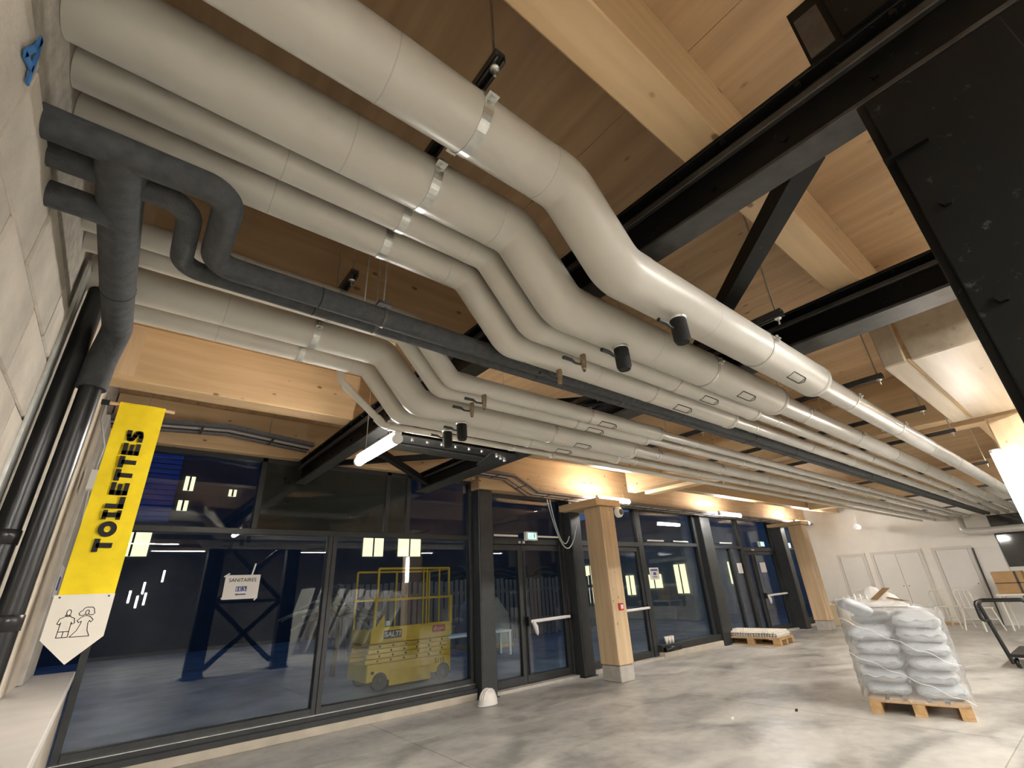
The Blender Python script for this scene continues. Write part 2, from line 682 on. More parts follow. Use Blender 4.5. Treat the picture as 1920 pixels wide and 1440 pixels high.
# ------------------------------------------------------------------ walls
wl = struct('wall_left', MB().box(XL - 0.3, XL - 0.012, -9, 2.44, 0, 2.585).box(XL - 0.35, XL - 0.014, -9, 2.44, 2.585, ZC)
            .box(XL - 0.3, XL, 2.44, YF + 0.3, 0, ZC), 'mortar', 'rough blockwork wall that the pipes come through')
blk = MB().box(0, 0.30, -0.245, 0.245, -0.12, 0.12, 0.006)
blk_me = blk.build('block', 'block', wl)
bm0 = blk_me.data
bpy.data.objects.remove(blk_me)
row = 0
z = 0.13
while z < 2.5:
    y = 2.44 - 0.25 - (0.25 if row % 2 else 0)
    if row % 2:
        shared(bm0, 'block', wl, (XL - 0.30, 2.44 - 0.1245, z), (0, 0, 0), (1, 0.49, 1))
    while y > -1.9:
        shared(bm0, 'block', wl, (XL - 0.30 + random.uniform(-.003, .003), y - (0.0 if row % 2 == 0 else 0.0), z))
        y -= 0.50
    z += 0.25
    row += 1
wb = struct('wall_back', MB().box(XE, XE + 0.25, 1.82, YF + 0.3, 0, ZC), 'white_paint', 'white end wall with flush cupboard doors')
struct('wall_rear', MB().box(-0.7, XE + 0.3, -9.2, -9, 0, ZC), 'rear_wall', 'dark wall behind the viewer')
struct('wall_end', MB().box(XE + 0.1, XE + 0.25, -9, 1.82, 0, 0.45).box(XE + 0.1, XE + 0.25, -9, 1.82, 2.45, ZC), 'white_paint', 'white band around the dark end window')
w6 = struct_empty('window_6', 'dark window at the end of the hall', (XE + 0.15, -1, 0.45))
o6 = (XE + 0.15, -1, 0.45)
MB(o6).box(XE + 0.14, XE + 0.16, -9, 1.82, 0.45, 2.45).build('pane', 'spandrel', w6)
MB(o6).box(XE + 0.05, XE + 0.2, -9, 1.82, 1.12, 1.24).build('window_frame', 'white_paint', w6)

# cupboard doors on the end wall
for n, (ya, yb, leaves) in enumerate(((4.72, 5.30, 1), (3.42, 4.45, 2), (2.42, 3.06, 1))):
    d = struct_empty('door_%d' % (n + 5), ('single flush white cupboard door nearest the facade', 'pair of flush white cupboard doors', 'single flush white door beside the leaning panel')[n], (XE, (ya + yb) / 2, 0))
    o = (XE, (ya + yb) / 2, 0)
    fz = 1.72
    MB(o).box(XE - 0.03, XE, ya - 0.07, ya, 0.06, fz + 0.07).box(XE - 0.03, XE, yb, yb + 0.07, 0.06, fz + 0.07).box(XE - 0.03, XE, ya, yb, fz, fz + 0.07).build('door_frame', 'frame_paint', d)
    wd = (yb - ya) / leaves
    for q in range(leaves):
        lf = MB(o).box(XE - 0.02, XE - 0.002, ya + q * wd + 0.006, ya + (q + 1) * wd - 0.006, 0.09, fz - 0.006).build('leaf', 'door_paint', d)
        ky = ya + q * wd + (wd - 0.06 if q == 0 and leaves == 2 else 0.06)
        MB(o).lathe([(0.0, -0.035), (0.012, -0.035), (0.012, -0.02)], (XE, ky, 0.9), 10, 'X').build('lock', 'rail_steel', lf)
struct('baseboard_back', MB().box(XE - 0.012, XE, 1.82, YF, 0, 0.07), 'frame_paint', 'skirting of the white end wall')

# concrete ledge and pier trim by the left wall
lg = thing('concrete_ledge', 'white topped low ledge at the foot of the left wall', 'ledge', (-0.25, 4.0, 0))
o = (-0.25, 4.0, 0)
MB(o).box(XL + 0.002, -0.10, 0.9, 6.02, 0.0, 0.80, 0.004).build('plinth_body', 'plinth', lg)
MB(o).box(XL + 0.002, -0.085, 0.88, 6.04, 0.80, 0.865, 0.006).build('ledge_top', 'ledge_white', lg)
struct('trim_1', MB().box(XL, XL + 0.012, 2.40, 2.47, 0.87, 2.75), 'zinc', 'thin metal angle at the end of the block wall')
struct('trim_2', MB().box(XL, XL + 0.02, 4.42, 5.22, 0.87, 2.94, 0.004), 'plaster_cream', 'cream plastered strip on the left wall')
struct('trim_3', MB().box(XL, XL + 0.05, 5.24, 6.0, 0.87, 2.94, 0.004), 'precast', 'grey pier strip next to the glazing')

# blue crayon mark on the wall
bm_ = MB((XL, 0.95, 2.0))
bp_ = [(1.152, 2.405), (1.135, 2.45), (1.107, 2.505), (1.105, 2.47), (1.08, 2.415), (1.105, 2.425), (1.14, 2.44)]
tagp = bp_
bm_.v = []
for i in range(len(tagp) - 1):
    p, q = tagp[i], tagp[i + 1]
    bm_.bar((XL + 0.006, p[0], p[1]), (XL + 0.006, q[0], q[1]), 0.016, 0.004, (1, 0, 0))
tag(bm_.build('chalk_mark', 'blue_chalk', None, (XL, 0.95, 2.0)), 'blue crayon mark drawn on the block wall', 'mark')

# ------------------------------------------------------------------ timber structure
def beam(name, label, mb, material, base, extra=None):
    t = thing(name, label, 'beam', base)
    mb.o = Vector(base)
    mb.build('timber', material, t)
    return t


def xbeam(y0, y1, x0, x1, label, z0=ZB):
    t = thing('timber_joist', label, 'beam', ((x0 + x1) / 2, (y0 + y1) / 2, z0))
    o = ((x0 + x1) / 2, (y0 + y1) / 2, z0)
    MB(o).box(x0, x1, y0, y1, z0, ZC - 0.001, 0.006).build('timber', 'glulam_x', t)
    # steel hanger plates at the ends
    MB(o).box(x0 + 0.001, x0 + 0.16, y0 - 0.004, y0, z0 + 0.03, ZC - 0.03).build('end_plate', 'glulam_z', t)
    return t


xbeam(0.421, 0.584, -0.39, 6.76, 'glulam joist nearest overhead, right of the thickest pale pipe')
xbeam(-1.55, -1.387, -0.39, 6.76, 'glulam joist over the black steel column')
xbeam(2.36, 2.56, -0.39, 6.76, 'glulam joist hidden above the small pale pipes')
xbeam(4.316, 4.53, -0.39, 6.76, 'long orange glulam joist above the yellow banner')
xbeam(4.90, 5.09, 7.51, 16.7, 'far glulam joist above the row of facade lamps')
xbeam(0.421, 0.584, 7.52, 14.25, 'far glulam joist above the silver pipe ends')
for nm, lb, (x0, x1, y0, y1, z0), mt_ in (
        ('timber_header', 'timber header over the left tall glazing', (-0.39, 4.15, 6.02, 6.38, ZB), 'glulam_x'),
        ('timber_header', 'timber header over the doors and far glazing', (4.15, 16.79, 5.92, 6.38, 2.80), 'glulam_x'),
        ('timber_girder', 'broad timber girder crossing above the first wooden post', (6.77, 6.99, -4.0, 5.08, 2.80), 'glulam_y'),
        ('timber_girder', 'second timber girder crossing just beyond the first wooden post', (7.27, 7.50, -4.0, 5.08, 2.80), 'glulam_y'),
        ('timber_girder', 'far timber girder crossing above the second wooden post', (14.3, 14.7, -4.0, 4.88, 2.90), 'glulam_y')):
    t = thing(nm, lb, 'beam', ((x0 + x1) / 2, (y0 + y1) / 2, z0))
    MB(((x0 + x1) / 2, (y0 + y1) / 2, z0)).box(x0, x1, y0, y1, z0, ZC - 0.002, 0.006).build('timber', mt_, t)

# big film-wrapped twin timbers bearing on the right hand post
tb = thing('bolster_beam', 'pale scuffed twin timber beam ending under the black steel', 'beam', (4.9, 0.3, 2.6))
o = (4.9, 0.3, 2.6)
MB(o).box(3.85, 6.05, 0.455, 0.585, 2.6, 2.945, 0.01).build('timber', 'filmed_timber', tb)
MB(o).box(3.85, 6.05, -0.02, 0.435, 2.6, 2.945, 0.01).build('timber', 'filmed_timber', tb)
MB(o).box(3.86, 6.05, 0.435, 0.455, 2.62, 2.93).build('packing_strip', 'pallet_wood', tb)

def post(label, x0, x1, y0, y1, ztop, base_h, call=False):
    t = thing('timber_post', label, 'post', ((x0 + x1) / 2, (y0 + y1) / 2, 0))
    o = ((x0 + x1) / 2, (y0 + y1) / 2, 0)
    MB(o).box(x0, x1, y0, y1, base_h, ztop, 0.012).build('shaft', 'glulam_z', t)
    if base_h > 0.02:
        MB(o).box(x0 + 0.01, x1 - 0.01, y0 + 0.01, y1 - 0.01, 0, base_h - 0.008, 0.01).build('concrete_foot', 'precast', t)
    return t


post('first wooden post with red call point, in front of the glazed doors', 6.12, 6.46, 5.20, 5.58, 2.545, 0.215)
post('second wooden post, far along the glazed facade', 14.33, 14.68, 5.20, 5.55, 2.57, 0.22)
post('wooden post at the right edge with the bright upright tube', 6.10, 6.48, -0.02, 0.37, 2.595, 0.22)
for lb, x0, x1 in (('timber corbel plank on top of the first wooden post', 5.98, 6.6), ('timber corbel plank on top of the second wooden post', 14.2, 14.8)):
    t = thing('corbel', lb, 'beam', ((x0 + x1) / 2, 5.5, 2.55))
    MB(((x0 + x1) / 2, 5.5, 2.55)).box(x0, x1, 5.15, 6.05, 2.575 if x0 > 10 else 2.55, 2.66, 0.005).build('timber', 'glulam_y', t)

# fire alarm call point and round sensor on the first post
cp = thing('call_point', 'small red fire alarm call point on the first wooden post', 'fire alarm', (6.30, 5.20, 1.0))
o = (6.30, 5.20, 1.0)
MB(o).box(6.25, 6.35, 5.165, 5.2, 0.95, 1.05, 0.006).build('housing', 'red_plastic', cp)
MB(o).box(6.27, 6.33, 5.160, 5.165, 0.97, 1.03, 0.002).build('press_plate', 'white_plastic', cp)
sn = thing('siren', 'round pale sounder beside the top of the first wooden post', 'alarm', (6.52, 5.15, 2.45))
o = (6.52, 5.15, 2.45)
MB(o).lathe([(0.0, -0.055), (0.06, -0.055), (0.085, -0.03), (0.09, 0.02), (0.07, 0.03)], (6.52, 5.15, 2.45), 20, 'Y').build('housing', 'white_plastic', sn)
MB(o).lathe([(0.0, -0.062), (0.045, -0.062), (0.05, -0.055)], (6.52, 5.15, 2.45), 16, 'Y').build('grille', 'rail_steel', sn)
MB(o).bar((6.46, 5.2, 2.45), (6.52, 5.17, 2.45), 0.03).build('bracket', 'rail_steel', sn)

# ------------------------------------------------------------------ steelwork
def bolt(mb, p, axis, r=0.014, h=0.014):
    n = 6
    prof = [(0.0, -h), (r, -h), (r, 0.002)]
    mb.lathe(prof, p, 6, axis, False)


def ychord(label, x0, x1, z0, z1, y0, y1, boltstep):
    t = thing('steel_beam', label, 'beam', ((x0 + x1) / 2, (y0 + y1) / 2, z0))
    o = ((x0 + x1) / 2, (y0 + y1) / 2, z0)
    tf = 0.018
    MB(o).box(x0, x1, y0, y1, z0, z0 + tf, 0.003).build('bottom_flange', 'steel_lit', t)
    MB(o).box(x0, x1, y0, y1, z1 - tf, z1, 0.003).build('top_flange', 'steel', t)
    xm = (x0 + x1) / 2
    MB(o).box(xm - 0.006, xm + 0.006, y0, y1, z0 + tf, z1 - tf).build('web', 'steel', t)
    MB(o).box(x0 + 0.004, x0 + 0.03, y0, y1, z0 + (z1 - z0) * 0.62, z0 + (z1 - z0) * 0.74, 0.004).build('angle', 'steel_lit', t)
    b = MB(o)
    y = y0 + 0.2
    while y < y1 - 0.1:
        bolt(b, (x0 + 0.006, y, z0 + (z1 - z0) * 0.86), 'X', 0.011, 0.012)
        bolt(b, (xm - 0.006, y + 0.1, z0 + (z1 - z0) * 0.40), 'X', 0.012, 0.014)
        y += boltstep
    b.stuff('rivets', 'steel', t)
    return t


ychord('black riveted steel beam crossing over the pipe bends', 1.503, 1.627, 2.664, ZB - 0.002, -0.34, 6.13, 0.28)
ychord('black steel beam crossing above the pipes beyond the valves', 3.15, 3.37, 2.70, ZB - 0.002, -0.34, 6.13, 0.4)

xb = thing('steel_beam', 'bolted grey steel crossbeam between the two black beams, beside the lit tube', 'beam', (2.4, 3.97, 2.664))
o = (2.4, 3.97, 2.664)
MB(o).box(1.63, 3.147, 3.75, 3.93, 2.664, 2.682, 0.003).build('bottom_flange', 'steel_lit', xb)
MB(o).box(1.63, 3.147, 4.01, 4.19, 2.664, 2.682, 0.003).build('bottom_flange', 'steel_lit', xb)
MB(o).box(1.63, 3.147, 3.92, 3.935, 2.682, 2.93).build('web', 'steel', xb)
MB(o).box(1.63, 3.147, 4.005, 4.02, 2.682, 2.93).build('web', 'steel', xb)
for k in range(9):
    b = MB(o)
    bolt(b, (1.75 + k * 0.16, 3.80, 2.665), 'Z', 0.016, 0.016)
    b.build('bolt', 'zinc', xb)
MB(o).prism([(2.80, 3.72), (3.14, 3.72), (3.14, 4.25), (2.95, 4.25)], 'Z', 2.645, 2.662).build('gusset_plate', 'steel_lit', xb)
for k in range(3):
    b = MB(o)
    bolt(b, (2.92 + 0.09 * k, 3.82 + 0.05 * k, 2.645), 'Z', 0.018, 0.018)
    b.build('bolt', 'zinc', xb)

def brace(label, p, q, w, plate=True):
    t = thing('steel_brace', label, 'brace', p)
    MB(p).bar(p, q, w, w).build('tube', 'steel', t)
    d = (Vector(q) - Vector(p)).normalized()
    if plate:
        MB(p).bar(Vector(p) + d * 0.02 + Vector((0, 0, -w / 2 - .008)), Vector(p) + d * 0.2 + Vector((0, 0, -w / 2 - .008)), 0.12, 0.01).build('gusset_plate', 'steel_lit', t)
    return t


brace('black square brace between the two steel beams by the right column', (1.635, 0.20, 2.735), (3.14, 1.66, 2.775), 0.085, False)
brace('black brace between the steel beams under the ceiling, behind the pipes', (1.64, 3.55, 2.775), (3.14, 2.15, 2.775), 0.07)
brace('black brace running from the lit tube towards the glazing', (1.64, 4.35, 2.76), (3.14, 5.75, 2.76), 0.07)
brace('black brace crossing in front of the dark glazing panel', (3.14, 4.35, 2.84), (1.64, 5.75, 2.84), 0.06)

def scolumn(label, x0, x1, y0, y1, z1, detailed=False):
    t = thing('steel_column', label, 'column', ((x0 + x1) / 2, (y0 + y1) / 2, 0))
    o = ((x0 + x1) / 2, (y0 + y1) / 2, 0)
    if detailed:
        MB(o).box(x0, x0 + 0.02, y0, y1, 0.02, z1, 0.003).build('flange', 'steel', t)
        MB(o).box(x1 - 0.02, x1, y0, y1, 0.02, z1, 0.003).build('flange', 'steel', t)
        ym = (y0 + y1) / 2
        MB(o).box(x0 + 0.02, x1 - 0.02, ym - 0.008, ym + 0.008, 0.02, z1).build('web', 'steel', t)
        MB(o).box(x0 - 0.014, x0 - 0.001, y0 + 0.05, y1 - 0.02, 0.05, z1 - 0.02, 0.003).build('cover_plate', 'steel', t)
        MB(o).box(x0 - 0.05, x1 + 0.05, y0 - 0.04, y1 + 0.04, 0.0, 0.02).build('base_plate', 'steel', t)
        MB(o).box(x0 - 0.03, x0 - 0.001, y1 - 0.10, y1, 2.40, 2.41).build('stiffener', 'steel', t)
        for k in range(7):
            b = MB(o)
            bolt(b, (x0 - 0.014, y1 - 0.07, 0.4 + 0.3 * k), 'X', 0.014, 0.012)
            b.build('bolt', 'steel', t)
    else:
        MB(o).box(x0, x1, y0, y1, 0.012, z1, 0.006).build('shaft', 'anthracite', t)
        MB(o).box(x0 + 0.02, x1 - 0.02, y0 - 0.004, y0, 0.2, z1 - 0.1).build('cover_strip', 'anthracite', t)
        MB(o).box(x0 - 0.02, x1 + 0.02, y0 - 0.02, y1, 0, 0.012).build('base_plate', 'anthracite', t)
    return t


scolumn('big black riveted steel column at the right edge', 1.50, 1.80, -0.34, 0.036, 2.66, True)
scolumn('black steel column behind the big riveted one', 3.12, 3.40, -0.34, -0.0, 2.69, True)
for k, (za, zb_) in enumerate(((0.15, 1.35), (1.40, 2.60))):
    brace('steel cross brace of the right hand tower, %s' % (('lower rising', 'upper rising')[k]), (1.82, -0.17, za), (3.10, -0.17, zb_), 0.10)
    brace('steel cross brace of the right hand tower, %s' % (('lower falling', 'upper falling')[k]), (1.82, -0.275, zb_), (3.10, -0.275, za), 0.09)
brace('horizontal steel bar of the right hand tower at mid height', (1.82, -0.22, 1.375), (3.10, -0.22, 1.375), 0.05, False)
scolumn('dark steel facade column left of the double doors', 4.17, 4.43, 5.97, 6.24, 2.79)
scolumn('dark steel facade column between the doors and first wooden post', 6.14, 6.40, 5.95, 6.24, 2.79)
scolumn('dark steel facade column by the pallet of white panels', 10.60, 11.02, 6.0, 6.24, 2.79)
scolumn('dark steel facade column before the second wooden post', 14.56, 14.85, 5.86, 6.24, 2.79)
scolumn('dark steel facade column in the far corner by the white wall', 16.25, 16.55, 5.95, 6.24, 2.79)

# steel bracket with olive plate standing on the near beam
bk = thing('steel_bracket', 'black bracket with scuffed plate above the riveted beam', 'bracket', (1.5, 0.0, ZB))
o = (1.5, 0.0, ZB)
MB(o).box(1.505, 1.52, -0.02, 0.085, ZB, 3.24).build('end_plate', 'steel', bk)
MB(o).box(1.50, 1.505, 0.0, 0.075, 2.97, 3.18).build('cover_panel', 'rail_steel', bk)
MB(o).box(1.52, 1.62, -0.3, 0.085, ZB, 3.25).build('stub', 'steel', bk)
MB(o).box(1.49, 1.505, -0.34, -0.02, ZB, 3.3).build('side_plate', 'steel', bk)

# ------------------------------------------------------------------ insulated pipes
PZ, QZ = 2.783, 2.488
XS = XL - 0.013
DROP0, DROP1 = 1.05, 1.31


def clamp(parent, o, x, y, z, r, wide=0.036, mt_='zinc', ears=True):
    t = 0.003
    c = MB(o)
    c.lathe([(r + 0.0005, -wide / 2), (r + t, -wide / 2), (r + t, wide / 2), (r + 0.0005, wide / 2)], (x, y, z), 36, 'X', False)
    cl = c.build('clamp_band', mt_, parent)
    if ears:
        e = MB(o)
        for s in (-1, 1):
            e.box(x - wide * 0.55, x + wide * 0.55, y + s * (r + 0.002), y + s * (r + 0.032), z - 0.004, z + 0.004)
        e.parts('clamp_ear', mt_, cl)
        e = MB(o)
        for s in (-1, 1):
            e.lathe([(0.0, -0.016), (0.008, -0.016), (0.008, 0.022), (0.0, 0.022)], (x, y + s * (r + 0.017), z), 6, 'Z', False)
        e.parts('clamp_bolt', mt_, cl)
    return cl


def flow_label(parent, o, x, y, z, r, big=True):
    """small outlined tape label with an arrow head, laid on the underside of the pipe"""
    L, W = 0.16, 0.05
    a0 = -PI / 2 - 0.35
    def pt(dx, s):
        a = a0 + s / r
        return (x + dx, y + (r + 0.0012) * math.cos(a), z + (r + 0.0012) * math.sin(a))
    mb = MB(o)
    def strip(x0, s0, x1, s1, wv):
        for k in range(5):
            f0, f1 = k / 5, (k + 1) / 5
            p, q = Vector(pt(x0 + (x1 - x0) * f0, s0 + (s1 - s0) * f0)), Vector(pt(x0 + (x1 - x0) * f1, s0 + (s1 - s0) * f1))
            rad = Vector((0, p.y - y, p.z - z))
            mb.bar(p, q, wv, 0.001, rad)
    w = 0.006
    strip(-L / 2, -W / 2, L / 2, -W / 2, w)
    strip(-L / 2, W / 2, L / 2, W / 2, w)
    strip(-L / 2, -W / 2, -L / 2, W / 2, w)
    strip(L / 2, -W / 2, L / 2, W / 2, w)
    strip(L / 2 + 0.008, -W / 2, L / 2 + 0.03, 0, w)
    strip(L / 2 + 0.03, 0, L / 2 + 0.008, W / 2, w)
    return mb.stuff('flow_label', 'ink', parent)


def valve(parent, o, x, y, zb, kind):
    if kind == 'foam':
        c = MB(o).tube([(x, y, zb + 0.01), (x, y, zb - 0.012), (x + 0.004, y, zb - 0.10), (x + 0.004, y, zb - 0.118)], [0.030, 0.036, 0.036, 0.028], 18)
        v = c.build('valve_cap', 'foam_cap', parent)
        MB(o).lathe([(0.034, 0.0), (0.040, 0.006), (0.036, 0.014)], (x, y, zb - 0.006), 14).build('cap_collar', 'zinc', v)
    else:
        c = MB(o).lathe([(0.0, -0.085), (0.010, -0.085), (0.013, -0.07), (0.013, -0.05), (0.016, -0.045), (0.016, 0.01)], (x, y, zb), 14)
        v = c.build('valve_body', 'brass', parent)
        MB(o).lathe([(0.0, -0.092), (0.007, -0.092), (0.007, -0.085)], (x, y, zb), 8).build('drain_plug', 'rail_steel', v)
    lv = MB(o)
    lv.tube([(x - 0.012, y + 0.01, zb - 0.05), (x - 0.05, y + 0.012, zb - 0.052), (x - 0.075, y + 0.014, zb - 0.040), (x - 0.13, y + 0.016, zb - 0.040)], [0.006, 0.006, 0.009, 0.010], 8)
    lv.build('lever', 'lever', v)
    return v


def insulated_pipe(label, y, r, r2, xr, vkind, vx, lx, group=None, seg=36):
    t = thing('insulated_pipe', label, 'pipe', (XS, y, PZ), group=None)
    o = (XS, y, PZ)
    bend = 0.95 * r + 0.02
    MB(o).tube([(XS, y, PZ), (0.30, y, PZ), (DROP0 - 0.10, y, PZ)], r, seg).build('pipe_run', 'jacket', t)
    path = fillet([(DROP0 - 0.12, y, PZ), (DROP0, y, PZ), (DROP1, y, QZ), (DROP1 + 0.12, y, QZ)], bend, 6)
    MB(o).tube(path, r + 0.0018, seg, caps=True).build('pipe_bend', 'jacket', t)
    MB(o).tube([(DROP1 + 0.10, y, QZ), (2.3, y, QZ), (xr, y, QZ)], r, seg).build('pipe_run', 'jacket', t)
    MB(o).lathe([(0.02, 0.02), (r2 + 0.004, 0.02), (r + 0.0035, -0.004), (r + 0.004, -0.012), (r + 0.004, -0.05), (r, -0.052)], (xr, y, QZ), seg, 'X').build('reducer', 'jacket_far', t)
    MB(o).tube([(xr - 0.02, y, QZ), (8, y, QZ), (XE - 0.02, y, QZ)], r2, seg).build('pipe_run', 'jacket_far', t)
    for xc in (0.61,):
        clamp(t, o, xc, y, PZ, r, ears=r > 0.08)
    clamp(t, o, 2.50, y, QZ, r, 0.02, 'jacket_far', r > 0.08)
    for xc in (3.95, 5.15, 6.35, 7.6, 8.9, 10.2, 11.6, 13.0, 14.6):
        clamp(t, o, xc, y, QZ, r2, 0.016, 'zinc' if xc < 7 else 'jacket_seam', xc < 6 and r2 > 0.055)
    for xc in ((0.30 if r > .1 else 0.15), 1.95):
        MB(o).lathe([(r + 0.0004, -0.002), (r + 0.0012, 0), (r + 0.0004, 0.002)], (xc, y, PZ if xc < 1 else QZ), seg, 'X').build('jacket_joint', 'jacket_seam', t)
    valve(t, o, vx, y - r * 0.1, QZ - r, vkind)
    flow_label(t, o, lx, y, QZ, r)
    return t


insulated_pipe('thickest pale pipe, rightmost of the overhead bundle', 0.875, 0.105, 0.071, 3.32, 'foam', 1.69, 2.89)
insulated_pipe('second thick pale pipe from the right in the overhead bundle', 1.192, 0.105, 0.071, 3.46, 'foam', 1.69, 2.92)
insulated_pipe('slim pale pipe between the second thick pipe and the medium one', 1.400, 0.065, 0.044, 3.58, 'brass', 1.65, 2.87)
insulated_pipe('medium pale pipe next to the dark foam covered pair', 1.585, 0.075, 0.048, 3.57, 'brass', 1.655, 2.83)
insulated_pipe('small pale pipe just left of the dark foam covered pair', 2.130, 0.055, 0.036, 3.40, 'brass', 1.54, 2.68)
insulated_pipe('small pale pipe second left of the dark foam covered pair', 2.280, 0.055, 0.036, 3.41, 'brass', 1.55, 2.70)
insulated_pipe('thick pale pipe in the left bundle above the lit tube', 2.560, 0.090, 0.060, 3.55, 'foam', 1.65, 2.84)
insulated_pipe('leftmost insulated pale pipe above the lit tube', 2.830, 0.060, 0.040, 3.67, 'foam', 1.70, 2.89)

# slim grey plastic conduit on the far left of the bundle
e = thing('plastic_conduit', 'slim grey plastic pipe at the left edge of the bundle', 'pipe', (0.85, 3.05, 2.72))
o = (0.85, 3.05, 2.72)
pth = [(0.93, 3.05, 2.86), (0.955, 3.05, 2.745), (1.30, 3.05, 2.475), (3.0, 3.05, 2.475)]
MB(o).tube(fillet(pth[:], 0.05, 6)[:-1] + [(16.6, 3.05, 2.475)], 0.0255, 16).build('pipe_run', 'jacket', e)
for c, d in (((1.0, 3.05, 2.708), (1, 0, -.785)), ((1.26, 3.05, 2.505), (1, 0, -.785)), ((1.36, 3.05, 2.475), (1, 0, 0)), ((3.0, 3.05, 2.475), (1, 0, 0))):
    c, d = Vector(c), Vector(d).normalized()
    MB(o).tube([c - d * 0.03, c + d * 0.03], 0.032, 16).build('socket', 'jacket', e)
clamp(e, o, 2.5, 3.05, 2.475, 0.0255, 0.02, 'zinc')

# dark foam pipes
def foam_pipe(label, y0, y1, z, xd, r):
    """runs out of the wall, turns towards the glazing, then follows the bundle"""
    t = thing('foam_pipe', label, 'pipe', (XS, y0, z))
    o = (XS, y0, z)
    pts = fillet([(XS, y0, z), (xd, y0, z), (xd, y1, z), (3.4, y1, z)], 0.075, 10)
    MB(o).tube(pts[:-1] + [(4.2, y1, z)], r, 24).build('pipe_run', 'foam', t)
    MB(o).tube([(4.2, y1, z), (XE - 0.02, y1, z)], r * 0.94, 20).build('pipe_run', 'foam', t)
    for xc in (0.70, 2.5, 4.3, 5.2, 6.4, 7.6):
        clamp(t, o, xc, y1, z, r, 0.014, 'rail_steel', False)
    for xc in (0.42, 1.7, 3.1):
        MB(o).lathe([(r + 0.0004, -0.003), (r + 0.002, 0), (r + 0.0004, 0.003)], (xc, y1, z), 20, 'X').build('tape_joint', 'foam_cap', t)
    return t


foam_pipe('thicker dark foam covered pipe with a double bend near the wall', 1.355, 1.745, 2.50, 0.025, 0.045)
foam_pipe('thinner dark foam covered pipe beside the thicker dark one', 1.475, 1.832, 2.50, -0.068, 0.036)

fp = thing('foam_pipe', 'fat dark grey foam pipe hanging along the block wall', 'pipe', (-0.26, 2.52, 2.0))
o = (-0.26, 2.52, 2.0)
MB(o).tube([(-0.245, 1.335, 2.497), (-0.245, 1.345, 2.496), (-0.245, 1.37, 2.495), (-0.245, 1.41, 2.494), (-0.245, 1.58, 2.492), (-0.243, 2.12, 2.495)], [0.012, 0.036, 0.052, 0.060, 0.058, 0.056], 24).build('pipe_run', 'foam', fp)
MB(o).tube(fillet([(-0.243, 2.12, 2.495), (-0.240, 2.50, 2.50), (-0.262, 2.56, 2.36), (-0.265, 2.56, 2.22)], 0.06, 8), 0.0545, 24).build('pipe_bend', 'foam', fp)
MB(o).lathe([(0.057, -0.004), (0.0585, 0), (0.057, 0.004)], (-0.243, 2.12, 2.495), 20, 'Y').build('tape_joint', 'foam_cap', fp)


def downpipe(label, x, y, r, z1, joints):
    t = thing('downpipe', label, 'pipe', (x, y, 0.865))
    o = (x, y, 0.865)
    MB(o).tube([(x, y, 0.866), (x, y, z1)], r, 24).build('pipe_run', 'downpipe', t)
    for zj in joints:
        MB(o).lathe([(r, -0.05), (r + 0.004, -0.05), (r + 0.005, 0.0), (r, 0.004)], (x, y, zj), 24).build('socket', 'downpipe', t)
    return t


downpipe('glossy black downpipe hard against the block wall', -0.352, 2.56, 0.038, 2.70, (1.62,))
downpipe('black downpipe under the bend of the fat foam pipe', -0.265, 2.56, 0.039, 2.24, (1.33,))
br = thing('foam_pipe', 'short dark branch pipe between wall and fat foam pipe', 'pipe', (XS, 1.60, 2.47))
MB((XS, 1.60, 2.47)).tube([(XS, 1.60, 2.46), (-0.33, 1.60, 2.46), (-0.26, 1.62, 2.47)], 0.040, 18).build('pipe_run', 'foam', br)

# support rails and threaded rods
def rail(label, x, y0, y1, z, rods, thick=0.04):
    t = thing('support_rail', label, 'bracket', (x, (y0 + y1) / 2, z))
    o = (x, (y0 + y1) / 2, z)
    h = thick
    MB(o).box(x - h / 2, x - h / 2 + 0.003, y0, y1, z - h / 2, z + h / 2).box(x + h / 2 - 0.003, x + h / 2, y0, y1, z - h / 2, z + h / 2)\
        .box(x - h / 2, x + h / 2, y0, y1, z + h / 2 - 0.003, z + h / 2)\
        .box(x - h / 2, x - h / 2 + 0.010, y0, y1, z - h / 2, z - h / 2 + 0.003).box(x + h / 2 - 0.010, x + h / 2, y0, y1, z - h / 2, z - h / 2 + 0.003)\
        .build('channel', 'rail_steel', t)
    for y in rods:
        MB(o).tube([(x, y, z - 0.06), (x, y, ZC)], 0.005, 8).build('threaded_rod', 'zinc', t)
        MB(o).lathe([(0.0, -0.010), (0.017, -0.010), (0.017, -0.003), (0.010, -0.003), (0.010, 0.0)], (x, y, z - h / 2), 12).build('washer_nut', 'zinc', t)
    return t


rail('dark channel rail hung above the two thick pipes before their bends', 0.61, 0.70, 1.72, 2.925, (0.735, 1.69))
rail('dark channel rail above the left pipe bundle before its bends', 0.64, 2.02, 3.12, 2.905, (2.06, 2.36 - .05, 3.09))
rail('dark channel rail hung above the thick pipes beyond the valves', 2.50, 0.69, 1.74, 2.625, (0.72, 1.71))
rail('dark channel rail over the left bundle beyond the valves', 2.50, 1.98, 3.15, 2.625, (2.02, 3.12))
k = 0
for xx, lb in ((3.95, 'dark channel rail hung beside the pipe reducers'), (5.15, 'dark channel rail under the scuffed twin timber'), (6.35, 'dark channel rail level with the right hand wooden post')):
    rail(lb, xx, 0.62, 3.15, 2.59, (0.65, 1.69, 2.03, 3.12), 0.035)
for xx, lb in ((8.9, 'far channel rail, first beyond the girders'), (11.6, 'far channel rail halfway along the hall'), (14.9, 'far channel rail nearest the white wall')):
    rail(lb, xx, 0.7, 3.1, 2.59, (0.72, 3.08), 0.035)
dr = thing('pipe_hanger', 'pair of thin rods holding the dark foam pipes', 'bracket', (0.70, 1.81, 2.57))
